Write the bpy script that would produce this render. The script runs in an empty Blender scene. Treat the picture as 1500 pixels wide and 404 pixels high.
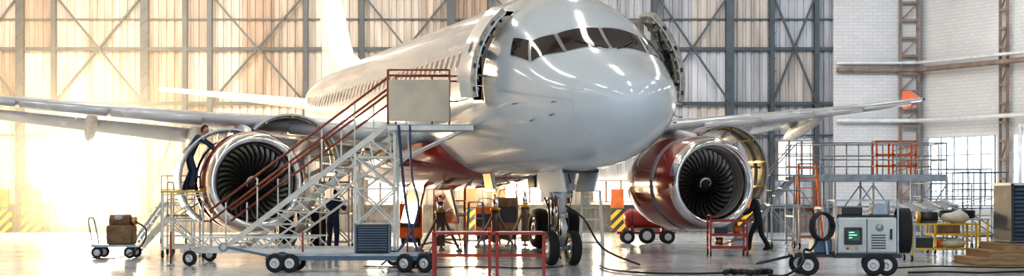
import bpy, bmesh, math, random
from mathutils import Vector, Matrix
random.seed(4)
scene = bpy.context.scene
PI = math.pi
def rad(a): return a*PI/180

# ------------------------------------------------------------------ materials
MATS = {}
def mat(name, col, rough=0.5, metal=0.0, var=0.0, vscale=3.0, bump=0.0, bscale=20.0, coat=0.0, emit=None, estr=0.0, stretch=(1,1,1)):
    m = bpy.data.materials.new(name); m.use_nodes = True
    nt = m.node_tree; n = nt.nodes; L = nt.links
    b = n['Principled BSDF']
    b.inputs['Base Color'].default_value = (*col, 1)
    b.inputs['Roughness'].default_value = rough
    b.inputs['Metallic'].default_value = metal
    b.inputs['Coat Weight'].default_value = coat
    b.inputs['Coat Roughness'].default_value = 0.08
    if emit:
        b.inputs['Emission Color'].default_value = (*emit, 1)
        b.inputs['Emission Strength'].default_value = estr
    if var > 0 or bump > 0:
        tc = n.new('ShaderNodeTexCoord'); mp = n.new('ShaderNodeMapping')
        mp.inputs['Scale'].default_value = stretch
        L.new(tc.outputs['Object'], mp.inputs['Vector'])
    if var > 0:
        ns = n.new('ShaderNodeTexNoise'); ns.inputs['Scale'].default_value = vscale
        ns.inputs['Detail'].default_value = 6
        L.new(mp.outputs['Vector'], ns.inputs['Vector'])
        cr = n.new('ShaderNodeValToRGB')
        cr.color_ramp.elements[0].position = 0.3; cr.color_ramp.elements[1].position = 0.7
        cr.color_ramp.elements[0].color = (*[max(0, c*(1-var)) for c in col], 1)
        cr.color_ramp.elements[1].color = (*[min(1, c*(1+var)) for c in col], 1)
        L.new(ns.outputs['Fac'], cr.inputs['Fac']); L.new(cr.outputs['Color'], b.inputs['Base Color'])
        mr = n.new('ShaderNodeMapRange')
        mr.inputs['To Min'].default_value = max(0.02, rough*0.75); mr.inputs['To Max'].default_value = min(1, rough*1.3)
        L.new(ns.outputs['Fac'], mr.inputs['Value']); L.new(mr.outputs['Result'], b.inputs['Roughness'])
    if bump > 0:
        n2 = n.new('ShaderNodeTexNoise'); n2.inputs['Scale'].default_value = bscale
        L.new(mp.outputs['Vector'], n2.inputs['Vector'])
        bp = n.new('ShaderNodeBump'); bp.inputs['Strength'].default_value = bump; bp.inputs['Distance'].default_value = 0.02
        L.new(n2.outputs['Fac'], bp.inputs['Height']); L.new(bp.outputs['Normal'], b.inputs['Normal'])
    MATS[name] = m
    return m

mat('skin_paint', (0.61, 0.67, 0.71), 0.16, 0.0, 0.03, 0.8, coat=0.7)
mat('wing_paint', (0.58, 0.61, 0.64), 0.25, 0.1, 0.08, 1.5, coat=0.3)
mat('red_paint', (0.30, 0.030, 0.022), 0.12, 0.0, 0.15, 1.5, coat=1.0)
mat('chrome', (0.90, 0.90, 0.91), 0.14, 1.0)
mat('duct', (0.50, 0.48, 0.45), 0.4, 0.3)
mat('fan_blade', (0.30, 0.29, 0.28), 0.28, 0.85)
mat('spinner', (0.02, 0.02, 0.022), 0.3)
mat('dark_metal', (0.07, 0.07, 0.075), 0.45, 0.7, 0.2)
mat('glass_dark', (0.03, 0.022, 0.020), 0.04, 0.0, coat=1.0)
mat('seam', (0.38, 0.43, 0.47), 0.4)
mat('frame_metal', (0.50, 0.52, 0.54), 0.3, 0.7)
mat('rubber', (0.022, 0.022, 0.024), 0.75, 0, 0.2, 12)
mat('hub', (0.62, 0.63, 0.64), 0.35, 0.5)
mat('gear_white', (0.70, 0.70, 0.69), 0.35, 0.1, 0.15, 5)
mat('door_inner', (0.46, 0.41, 0.34), 0.55, 0.1, 0.3, 9)
mat('cowl_inner', (0.46, 0.42, 0.30), 0.45, 0.3, 0.25, 5)
mat('casing', (0.24, 0.25, 0.22), 0.45, 0.6, 0.35, 6)
mat('brass', (0.50, 0.33, 0.13), 0.35, 0.8, 0.3, 8)
mat('white_steel', (0.72, 0.72, 0.68), 0.4, 0.1, 0.12, 3)
mat('cream_board', (0.62, 0.55, 0.43), 0.55, 0, 0.12, 2)
mat('rail_red', (0.28, 0.065, 0.04), 0.4, 0.1, 0.2, 5)
mat('red_steel', (0.36, 0.04, 0.028), 0.35, 0.1, 0.2, 5)
mat('orange', (0.70, 0.16, 0.03), 0.4, 0.1, 0.2, 4)
mat('tip_red', (0.50, 0.10, 0.05), 0.3, 0.0, 0.1, 4)
mat('yellow', (0.72, 0.47, 0.05), 0.45, 0.1, 0.2, 4)
mat('galv', (0.38, 0.42, 0.46), 0.4, 0.5, 0.25, 5)
mat('blue_steel', (0.11, 0.16, 0.23), 0.4, 0.2, 0.2, 4)
mat('blue_hose', (0.03, 0.06, 0.16), 0.5)
mat('black', (0.015, 0.015, 0.017), 0.5)
mat('charcoal', (0.05, 0.055, 0.065), 0.45, 0.2, 0.2, 5)
mat('cabinet', (0.60, 0.62, 0.60), 0.4, 0.1, 0.1, 3)
mat('screen', (0.01, 0.03, 0.02), 0.2, emit=(0.08, 0.28, 0.18), estr=0.2)
mat('screen_line', (0.3, 0.9, 0.5), 0.3, emit=(0.4, 1.0, 0.6), estr=0.8)
mat('wood', (0.36, 0.23, 0.12), 0.65, 0, 0.3, 4, stretch=(1, 8, 8))
mat('cloth_bag', (0.66, 0.64, 0.54), 0.9, 0, 0.1, 8)
mat('brown_tarp', (0.22, 0.13, 0.07), 0.7, 0, 0.4, 5)
mat('steel_frame', (0.060, 0.074, 0.088), 0.5, 0.3, 0.3, 1.5)
mat('rust_steel', (0.22, 0.165, 0.135), 0.6, 0.2, 0.3, 3)
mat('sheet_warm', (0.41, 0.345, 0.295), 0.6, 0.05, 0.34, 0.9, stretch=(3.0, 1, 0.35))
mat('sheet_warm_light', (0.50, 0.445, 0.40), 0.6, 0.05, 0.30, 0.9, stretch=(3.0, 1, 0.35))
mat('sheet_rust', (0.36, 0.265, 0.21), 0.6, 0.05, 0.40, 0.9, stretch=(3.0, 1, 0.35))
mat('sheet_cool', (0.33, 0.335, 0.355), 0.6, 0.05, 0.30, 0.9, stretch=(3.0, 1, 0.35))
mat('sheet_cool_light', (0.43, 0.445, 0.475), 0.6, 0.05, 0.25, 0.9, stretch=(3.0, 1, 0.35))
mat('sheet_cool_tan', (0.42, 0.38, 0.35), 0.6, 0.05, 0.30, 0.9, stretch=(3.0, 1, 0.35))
mat('plinth', (0.18, 0.175, 0.17), 0.7, 0.1, 0.3, 2)
mat('ceiling_mat', (0.45, 0.45, 0.46), 0.8)
mat('pipe_white', (0.60, 0.61, 0.62), 0.35, 0.2, 0.1)
mat('pane_warm', (1, 0.9, 0.75), 0.4, emit=(1.0, 0.84, 0.58), estr=14.0)
mat('pane_cool', (0.9, 0.95, 1.0), 0.4, emit=(0.88, 0.95, 1.0), estr=1.5)
mat('lamp_face', (1, 1, 1), 0.4, emit=(1, 0.97, 0.92), estr=13.0)
mat('overalls_blue', (0.04, 0.07, 0.13), 0.85, 0, 0.25, 12, bump=0.4, bscale=25)
mat('overalls_dark', (0.02, 0.022, 0.028), 0.85, 0, 0.25, 12, bump=0.4, bscale=25)
mat('trousers_navy', (0.03, 0.05, 0.10), 0.85, 0, 0.25, 12, bump=0.4, bscale=25)
mat('flesh', (0.56, 0.33, 0.24), 0.55)
mat('hair_dark', (0.03, 0.022, 0.018), 0.8)
mat('hair_grey', (0.16, 0.15, 0.14), 0.8)
mat('eye_dark', (0.01, 0.01, 0.01), 0.3)
mat('lips', (0.36, 0.13, 0.11), 0.5)

def node_mat(name):
    m = bpy.data.materials.new(name); m.use_nodes = True
    MATS[name] = m
    return m, m.node_tree.nodes, m.node_tree.links, m.node_tree.nodes['Principled BSDF']

# hazard stripes
m, n, L, b = node_mat('hazard')
tc = n.new('ShaderNodeTexCoord'); sp = n.new('ShaderNodeSeparateXYZ'); L.new(tc.outputs['Object'], sp.inputs[0])
a = n.new('ShaderNodeMath'); a.operation = 'SUBTRACT'; L.new(sp.outputs['Z'], a.inputs[0]); L.new(sp.outputs['X'], a.inputs[1])
k = n.new('ShaderNodeMath'); k.operation = 'MULTIPLY'; k.inputs[1].default_value = 2.3; L.new(a.outputs[0], k.inputs[0])
f = n.new('ShaderNodeMath'); f.operation = 'FRACT'; L.new(k.outputs[0], f.inputs[0])
g = n.new('ShaderNodeMath'); g.operation = 'GREATER_THAN'; g.inputs[1].default_value = 0.5; L.new(f.outputs[0], g.inputs[0])
mx = n.new('ShaderNodeMix'); mx.data_type = 'RGBA'; L.new(g.outputs[0], mx.inputs['Factor'])
mx.inputs[6].default_value = (0.03, 0.028, 0.025, 1); mx.inputs[7].default_value = (0.85, 0.50, 0.03, 1)
L.new(mx.outputs[2], b.inputs['Base Color']); b.inputs['Roughness'].default_value = 0.5

# white brick
m, n, L, b = node_mat('white_brick')
tc = n.new('ShaderNodeTexCoord'); sp = n.new('ShaderNodeSeparateXYZ'); L.new(tc.outputs['Object'], sp.inputs[0])
a = n.new('ShaderNodeMath'); a.operation = 'SUBTRACT'; L.new(sp.outputs['X'], a.inputs[0]); L.new(sp.outputs['Y'], a.inputs[1])
cb = n.new('ShaderNodeCombineXYZ'); L.new(a.outputs[0], cb.inputs[0]); L.new(sp.outputs['Z'], cb.inputs[1])
br = n.new('ShaderNodeTexBrick'); L.new(cb.outputs[0], br.inputs['Vector'])
br.inputs['Scale'].default_value = 1.0; br.inputs['Brick Width'].default_value = 0.42; br.inputs['Row Height'].default_value = 0.14
br.inputs['Mortar Size'].default_value = 0.012
br.inputs['Color1'].default_value = (0.54, 0.545, 0.56, 1); br.inputs['Color2'].default_value = (0.50, 0.505, 0.52, 1)
br.inputs['Mortar'].default_value = (0.42, 0.42, 0.43, 1)
ns = n.new('ShaderNodeTexNoise'); ns.inputs['Scale'].default_value = 0.5; ns.inputs['Detail'].default_value = 5
L.new(tc.outputs['Object'], ns.inputs['Vector'])
mr = n.new('ShaderNodeMapRange'); mr.inputs['To Min'].default_value = 0.85; mr.inputs['To Max'].default_value = 1.15; L.new(ns.outputs['Fac'], mr.inputs['Value'])
mx = n.new('ShaderNodeMix'); mx.data_type = 'RGBA'; mx.blend_type = 'MULTIPLY'; mx.inputs['Factor'].default_value = 1
L.new(br.outputs['Color'], mx.inputs[6]); L.new(mr.outputs['Result'], mx.inputs[7])
L.new(mx.outputs[2], b.inputs['Base Color']); b.inputs['Roughness'].default_value = 0.7

# floor
m, n, L, b = node_mat('epoxy_floor')
tc = n.new('ShaderNodeTexCoord')
ns = n.new('ShaderNodeTexNoise'); ns.inputs['Scale'].default_value = 0.35; ns.inputs['Detail'].default_value = 8
L.new(tc.outputs['Object'], ns.inputs['Vector'])
cr = n.new('ShaderNodeValToRGB'); cr.color_ramp.elements[0].position = 0.35; cr.color_ramp.elements[1].position = 0.65
cr.color_ramp.elements[0].color = (0.46, 0.50, 0.54, 1); cr.color_ramp.elements[1].color = (0.68, 0.72, 0.76, 1)
L.new(ns.outputs['Fac'], cr.inputs['Fac'])
br = n.new('ShaderNodeTexBrick'); br.offset = 0.0
br.inputs['Scale'].default_value = 1.0; br.inputs['Brick Width'].default_value = 6.0; br.inputs['Row Height'].default_value = 6.0
br.inputs['Mortar Size'].default_value = 0.02
br.inputs['Color1'].default_value = (1, 1, 1, 1); br.inputs['Color2'].default_value = (0.94, 0.94, 0.94, 1); br.inputs['Mortar'].default_value = (0.35, 0.35, 0.35, 1)
L.new(tc.outputs['Object'], br.inputs['Vector'])
mx = n.new('ShaderNodeMix'); mx.data_type = 'RGBA'; mx.blend_type = 'MULTIPLY'; mx.inputs['Factor'].default_value = 1
L.new(cr.outputs['Color'], mx.inputs[6]); L.new(br.outputs['Color'], mx.inputs[7]); L.new(mx.outputs[2], b.inputs['Base Color'])
n2 = n.new('ShaderNodeTexNoise'); n2.inputs['Scale'].default_value = 1.7; n2.inputs['Detail'].default_value = 5
L.new(tc.outputs['Object'], n2.inputs['Vector'])
mr = n.new('ShaderNodeMapRange'); mr.inputs['To Min'].default_value = 0.06; mr.inputs['To Max'].default_value = 0.24
L.new(n2.outputs['Fac'], mr.inputs['Value']); L.new(mr.outputs['Result'], b.inputs['Roughness'])

# ------------------------------------------------------------------ mesh builder
def V(*a): return Vector(a)
def fr(axis):
    a = Vector(axis).normalized()
    t = V(0, 0, 1) if abs(a.z) < 0.92 else V(1, 0, 0)
    u = a.cross(t).normalized(); v = u.cross(a).normalized()
    return a, u, v

class MB:
    def __init__(s): s.v = []; s.f = []; s.m = []; s.s = []; s.names = []
    def mi(s, name):
        if name not in s.names: s.names.append(name)
        return s.names.index(name)
    def add(s, vs, fs, m, smooth=False):
        o = len(s.v); s.v += [tuple(p) for p in vs]; k = s.mi(m)
        for f in fs: s.f.append([i+o for i in f]); s.m.append(k); s.s.append(smooth)
    def box(s, x0, x1, y0, y1, z0, z1, m, R=None, o=None):
        vs = [V(x, y, z) for z in (z0, z1) for y in (y0, y1) for x in (x0, x1)]
        if R is not None: vs = [R @ p + (o or V(0, 0, 0)) for p in vs]
        s.add(vs, [(0, 2, 3, 1), (4, 5, 7, 6), (0, 1, 5, 4), (2, 6, 7, 3), (0, 4, 6, 2), (1, 3, 7, 5)], m)
    def bbox(s, x0, x1, y0, y1, z0, z1, m, b=0.02):
        bm = bmesh.new(); bmesh.ops.create_cube(bm, size=1)
        for q in bm.verts: q.co = V((x0+x1)/2+q.co.x*(x1-x0), (y0+y1)/2+q.co.y*(y1-y0), (z0+z1)/2+q.co.z*(z1-z0))
        bmesh.ops.bevel(bm, geom=bm.edges[:], offset=b, segments=2, affect='EDGES', profile=0.5)
        bm.verts.index_update()
        s.add([q.co.copy() for q in bm.verts], [[q.index for q in f.verts] for f in bm.faces], m); bm.free()
    def bar(s, p, q, w, h, m):
        p = V(*p); q = V(*q); a, u, v = fr(q-p)
        vs = [P+u*i*w/2+v*j*h/2 for P in (p, q) for (i, j) in ((-1, -1), (1, -1), (1, 1), (-1, 1))]
        s.add(vs, [(0, 1, 2, 3), (7, 6, 5, 4), (0, 4, 5, 1), (1, 5, 6, 2), (2, 6, 7, 3), (3, 7, 4, 0)], m)
    def lathe(s, o, axis, prof, m, n=24, smooth=True, caps=False):
        o = V(*o); a, u, v = fr(axis); vs = []; fs = []
        for (t, r) in prof:
            for i in range(n):
                c = 2*PI*i/n; vs.append(o+a*t+(u*math.cos(c)+v*math.sin(c))*max(r, 1e-4))
        for k in range(len(prof)-1):
            for i in range(n):
                j = (i+1) % n; fs.append((k*n+i, k*n+j, (k+1)*n+j, (k+1)*n+i))
        if caps: fs.append(tuple(range(n-1, -1, -1))); fs.append(tuple((len(prof)-1)*n+i for i in range(n)))
        s.add(vs, fs, m, smooth)
    def rod(s, p, q, r, m, n=8, r2=None):
        p = V(*p); q = V(*q); d = (q-p).length
        if d < 1e-5: return
        s.lathe(p, q-p, [(0, r), (d, r if r2 is None else r2)], m, n, n > 6, True)
    def ell(s, c, ax, m, nu=14, nv=9, keep=None, fn=None):
        c = V(*c); A, B, C = [V(*x) for x in ax]; vs = []; fs = []
        for j in range(nv+1):
            ph = PI*j/nv
            for i in range(nu):
                th = 2*PI*i/nu; p = [math.sin(ph)*math.cos(th), math.sin(ph)*math.sin(th), math.cos(ph)]
                if fn: p = fn(*p)
                vs.append(c+A*p[0]+B*p[1]+C*p[2])
        for j in range(nv):
            for i in range(nu):
                k = (i+1) % nu
                if keep:
                    ph = PI*(j+.5)/nv; th = 2*PI*(i+.5)/nu
                    if not keep(math.sin(ph)*math.cos(th), math.sin(ph)*math.sin(th), math.cos(ph)): continue
                fs.append((j*nu+i, (j+1)*nu+i, (j+1)*nu+k, j*nu+k))
        s.add(vs, fs, m, True)
    def ball(s, c, r, m, nu=12, nv=8): s.ell(c, ((r, 0, 0), (0, r, 0), (0, 0, r)), m, nu, nv)
    def tube(s, pts, r, m, n=8, sub=6):
        pts = [V(*p) for p in pts]; rs = r if isinstance(r, (list, tuple)) else [r]*len(pts)
        P = []; Rr = []
        N = len(pts)
        for i in range(N-1):
            p0 = pts[max(i-1, 0)]; p1 = pts[i]; p2 = pts[i+1]; p3 = pts[min(i+2, N-1)]
            for k in range(sub):
                t = k/sub
                P.append(0.5*((2*p1)+(p2-p0)*t+(2*p0-5*p1+4*p2-p3)*t*t+(3*p1-p0-3*p2+p3)*t**3))
                Rr.append(rs[i]*(1-t)+rs[i+1]*t)
        P.append(pts[-1]); Rr.append(rs[-1])
        vs = []; fs = []; u = None
        for i, p in enumerate(P):
            t = (P[min(i+1, len(P)-1)]-P[max(i-1, 0)]).normalized()
            if u is None: _, u, _v = fr(t)
            u = (u-t*u.dot(t)).normalized(); w = t.cross(u)
            for k in range(n):
                c = 2*PI*k/n; vs.append(p+(u*math.cos(c)+w*math.sin(c))*Rr[i])
        for i in range(len(P)-1):
            for k in range(n):
                j = (k+1) % n; fs.append((i*n+k, i*n+j, (i+1)*n+j, (i+1)*n+k))
        fs.append(tuple(range(n))); fs.append(tuple((len(P)-1)*n+k for k in range(n)))
        s.add(vs, fs, m, True)
    def wheel(s, c, r, w, m='rubber', hub='hub', axis=(1, 0, 0), n=28):
        c = V(*c); a = V(*axis).normalized()
        s.lathe(c-a*w/2, a, [(0.12*w, .52*r), (0, .62*r), (0, .82*r), (.12*w, .95*r), (.3*w, r), (.7*w, r), (.88*w, .95*r), (w, .82*r), (w, .62*r), (.88*w, .52*r)], m, n)
        s.lathe(c-a*w/2, a, [(.2*w, 0), (.2*w, .2*r), (.05*w, .2*r), (.05*w, .28*r), (.25*w, .34*r), (.25*w, .46*r), (.08*w, .54*r), (.92*w, .54*r), (.75*w, .46*r), (.75*w, .34*r), (.95*w, .28*r), (.95*w, .2*r), (.8*w, .2*r), (.8*w, 0)], hub, n)
    def grid(s, G, m, smooth=True):
        R = len(G); C = len(G[0]); vs = [p for row in G for p in row]
        fs = [(i*C+j, i*C+j+1, (i+1)*C+j+1, (i+1)*C+j) for i in range(R-1) for j in range(C-1)]
        s.add(vs, fs, m, smooth)
    def obj(s, name, parent=None, fixn=True):
        me = bpy.data.meshes.new(name); me.from_pydata(s.v, [], s.f)
        for k in s.names: me.materials.append(MATS[k])
        me.polygons.foreach_set('material_index', s.m); me.polygons.foreach_set('use_smooth', s.s)
        me.update()
        if fixn:
            bm = bmesh.new(); bm.from_mesh(me); bmesh.ops.recalc_face_normals(bm, faces=bm.faces[:]); bm.to_mesh(me); bm.free()
        o = bpy.data.objects.new(name, me); scene.collection.objects.link(o)
        if parent: o.parent = parent
        return o

def empty(name, loc=(0, 0, 0), rz=0):
    e = bpy.data.objects.new(name, None); e.location = loc; e.rotation_euler = (0, 0, rz)
    scene.collection.objects.link(e); return e

# ================================================================== AIRLINER
air = empty('airliner', (2.55, 33.0, 0.12), rad(16.5))
ST = [ # y, ztop, zbot, w, zmid
 (0, 3.28, 3.28, 0, 3.28), (.1, 3.57, 2.98, .36, 3.28), (.4, 3.80, 2.72, .72, 3.31), (1, 4.08, 2.44, 1.09, 3.36), (1.6, 4.31, 2.25, 1.34, 3.43),
 (2.1, 4.57, 2.14, 1.50, 3.50), (2.7, 4.99, 2.04, 1.66, 3.58), (3.3, 5.36, 1.98, 1.79, 3.67), (4, 5.68, 1.93, 1.89, 3.78), (5, 5.92, 1.90, 1.955, 3.90),
 (6.5, 6.02, 1.88, 1.975, 3.95), (12, 6.02, 1.88, 1.975, 3.95), (20, 6.02, 1.88, 1.975, 3.95), (24, 6.02, 1.95, 1.97, 3.96), (28, 6.0, 2.6, 1.78, 4.2), (32, 5.92, 3.6, 1.22, 4.75), (35, 5.8, 4.5, .68, 5.15), (37.4, 5.62, 5.15, .24, 5.38)]
US = [math.sqrt(s_[0]) for s_ in ST]
def interp(k, u):
    u = min(max(u, US[0]), US[-1])
    i = 0
    while i < len(US)-2 and u > US[i+1]: i += 1
    def sl(j):
        if j <= 0: return (ST[1][k]-ST[0][k])/(US[1]-US[0])
        if j >= len(US)-1: return (ST[-1][k]-ST[-2][k])/(US[-1]-US[-2])
        a_ = (ST[j][k]-ST[j-1][k])/(US[j]-US[j-1]); b_ = (ST[j+1][k]-ST[j][k])/(US[j+1]-US[j])
        return 0 if a_*b_ <= 0 else 2*a_*b_/(a_+b_)
    h = US[i+1]-US[i]; t = (u-US[i])/h; p0 = ST[i][k]; p1 = ST[i+1][k]; m0 = sl(i)*h; m1 = sl(i+1)*h
    return (2*t**3-3*t*t+1)*p0+(t**3-2*t*t+t)*m0+(-2*t**3+3*t*t)*p1+(t**3-t*t)*m1
def surf(y, th, off=0.0):
    """point on the fuselage skin: th in degrees, 0=crown, +90 = +x side, 180 = keel"""
    def P(y, th):
        u = math.sqrt(max(y, 0)); zt = interp(1, u); zb = interp(2, u); w = interp(3, u); zm = interp(4, u)
        c = math.cos(rad(th)); z = zm+(zt-zm)*c if c > 0 else zm+(zm-zb)*c
        return V(w*math.sin(rad(th)), y, z)
    p = P(y, th)
    if off:
        d1 = P(y+.02, th)-P(max(y-.02, 0.001), th); d2 = P(y, th+1)-P(y, th-1)
        nn = d1.cross(d2).normalized()
        c = V(0, y, interp(4, math.sqrt(max(y, 0))))
        if nn.dot(p-c) < 0: nn = -nn
        p = p+nn*off
    return p

DY0, DY1 = 4.62, 5.45
ys = [0.0, .01, .03, .06, .1, .15, .22, .3, .4, .5]+[.5+.14*i for i in range(1, 29)]+[DY0]
ys += [4.83, 5.04, 5.25, DY1, 5.8, 6.2, 6.6]+[7+.5*i for i in range(61)]+[37.4]
ys = sorted(set(round(y_, 4) for y_ in ys if not (4.42 < y_ < DY0-0.001)))
NT = 64; step = 360/NT
mb = MB()
verts = []
for y_ in ys:
    for k_ in range(NT):
        verts.append(surf(y_, k_*step))
F_w = []; F_r = []
for i in range(len(ys)-1):
    ym = (ys[i]+ys[i+1])/2
    for k_ in range(NT):
        j = (k_+1) % NT
        kk = k_ if k_ < NT/2 else NT-1-k_
        if DY0-.001 < ym < DY1 and 7 <= kk < 18: continue
        fc = (i*NT+k_, i*NT+j, (i+1)*NT+j, (i+1)*NT+k_)
        thm = (kk+.5)*step
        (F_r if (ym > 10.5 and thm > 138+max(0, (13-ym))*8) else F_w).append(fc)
F_w.append(tuple((len(ys)-1)*NT+k_ for k_ in range(NT)))
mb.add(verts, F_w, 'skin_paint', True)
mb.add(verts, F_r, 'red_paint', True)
mb.obj('fuselage', air)

# cabin vestibule behind the open doors
mb = MB()
x_ = 1.72
mb.box(-x_, x_, DY0-.12, DY0-.08, 3.4, 5.3, 'door_inner'); mb.box(-x_, x_, DY1+.08, DY1+.12, 3.4, 5.3, 'door_inner')
mb.box(-x_, x_, DY0-.1, DY1+.1, 3.40, 3.46, 'charcoal'); mb.box(-1.4, 1.4, DY0-.1, DY1+.1, 5.28, 5.32, 'door_inner')
mb.box(-.8, -.76, DY0-.1, DY1+.1, 3.46, 5.28, 'cream_board')
mb.obj('entry_vestibule', air)

def patch(mbx, c, m, off, nn=8):
    G = []
    for i in range(nn+1):
        v_ = i/nn; row = []
        for j in range(nn+1):
            u_ = j/nn
            y_ = (c[0][0]*(1-u_)+c[1][0]*u_)*(1-v_)+(c[3][0]*(1-u_)+c[2][0]*u_)*v_
            t_ = (c[0][1]*(1-u_)+c[1][1]*u_)*(1-v_)+(c[3][1]*(1-u_)+c[2][1]*u_)*v_
            row.append(surf(y_, t_, off))
        G.append(row)
    mbx.grid(G, m)
def inset(c, k):
    cy = sum(p[0] for p in c)/4; ct = sum(p[1] for p in c)/4
    return [(cy+(p[0]-cy)*k, ct+(p[1]-ct)*k) for p in c]

mb = MB()
for sg in (1, -1):
    panes = [[(1.86, 1.5*sg), (2.10, 35*sg), (2.68, 32*sg), (2.56, 1.5*sg)],
             [(2.12, 38*sg), (2.62, 63*sg), (3.02, 50*sg), (2.72, 35*sg)],
             [(2.72, 64*sg), (3.42, 67*sg), (3.66, 56*sg), (3.12, 51*sg)]]
    for p in panes:
        cy = inset(p, 1.10)
        patch(mb, cy, 'frame_metal', 0.006)
        patch(mb, p, 'glass_dark', 0.014)
mb.obj('cockpit_windows', air)

mb = MB()
for sg in (1, -1):
    for i in range(44):
        y_ = 6.4+i*.53
        if y_ > 29.4: break
        ring = []; ring2 = []
        for q in range(12):
            an = 2*PI*q/12; ring.append(surf(y_+.115*math.cos(an), (74.2+5.2*math.sin(an))*sg, .006)); ring2.append(surf(y_+.15*math.cos(an), (74.2+6.6*math.sin(an))*sg, .003))
        mb.add(ring2, [tuple(range(12))], 'frame_metal'); mb.add(ring, [tuple(range(12))], 'glass_dark')
mb.obj('cabin_windows', air)

# seams and skin details
mb = MB()
def ring_seam(y_, t0=-180, t1=180, w=.008):
    G = [[surf(y_-w/2, t, .003) for t in range(t0, t1+1, 5)], [surf(y_+w/2, t, .003) for t in range(t0, t1+1, 5)]]
    mb.grid(G, 'seam')
for y_ in (1.05, 4.45, 6.1, 8.4, 10.6, 13.2, 16, 19, 22, 25, 28, 31): ring_seam(y_)
for th in (92, 150):
    for sg in (1, -1):
        mb.grid([[surf(1.1+i*.25, th*sg, .003) for i in range(60)], [surf(1.1+i*.25, (th+.4)*sg, .003) for i in range(60)]], 'seam')
for sg in (1, -1):   # door frames, probes
    for a_, b_ in (((DY0-.04, 37.5), (DY0, 103)), ((DY1, 37.5), (DY1+.04, 103))):
        mb.grid([[surf(a_[0], (a_[1]+(b_[1]-a_[1])*i/16)*sg, .012) for i in range(17)], [surf(b_[0], (a_[1]+(b_[1]-a_[1])*i/16)*sg, .012) for i in range(17)]], 'frame_metal')
    for t0, t1 in ((37.5, 39.5), (101.2, 103)):
        mb.grid([[surf(DY0-.04+i*.1, t0*sg, .012) for i in range(10)], [surf(DY0-.04+i*.1, t1*sg, .012) for i in range(10)]], 'frame_metal')
    for yy, th in ((1.5, 96), (1.65, 108), (2.4, 112), (2.9, 100)):
        p = surf(yy, th*sg); q = surf(yy, th*sg, .12); mb.rod(p, q, .015, 'frame_metal', 6); mb.rod(q, q+V(0, -.14, 0), .012, 'dark_metal', 6)
for sg in (1, -1):
    mb.tube([surf(1.78, 4*sg, .03), surf(2.0, 14*sg, .03), surf(2.3, 24*sg, .03)], .012, 'black', 6, 3)
mb.rod((0, 9, 6.0), (0, 9.1, 6.35), .03, 'gear_white', 6); mb.box(-.02, .02, 6.4, 6.9, 1.55, 1.9, 'gear_white')
mb.obj('skin_seams_and_probes', air)

# avionics bay access doors hanging under the forward belly
mb = MB()
for x0, y0, ln, wd, an in ((.75, 7.6, .9, .55, 10), (-.55, 8.8, .8, .5, -12)):
    R = Matrix.Rotation(rad(an), 3, 'Y')
    mb.box(-.025, .025, 0, ln, -wd, 0, 'skin_paint', R, V(x0, y0, 2.02)); mb.box(-.05, -.025, .06, ln-.06, -wd+.06, -.05, 'brass', R, V(x0, y0, 2.02))
mb.box(.1, .72, 7.6, 8.5, 1.84, 1.95, 'dark_metal'); mb.bbox(.18, .62, 7.7, 8.3, 1.62, 1.92, 'dark_metal', .02)
mb.tube([(.3, 7.7, 1.9), (.35, 7.6, 1.5), (.5, 7.6, 1.1), (.6, 7.8, .5), (.9, 7.9, -.08)], .02, 'black', 6, 5)
mb.tube([(.4, 7.7, 1.9), (.5, 7.5, 1.6), (.45, 7.6, 1.3), (.3, 7.8, 1.75)], .02, 'brass', 6, 5)
mb.obj('avionics_bay_doors', air)

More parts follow.
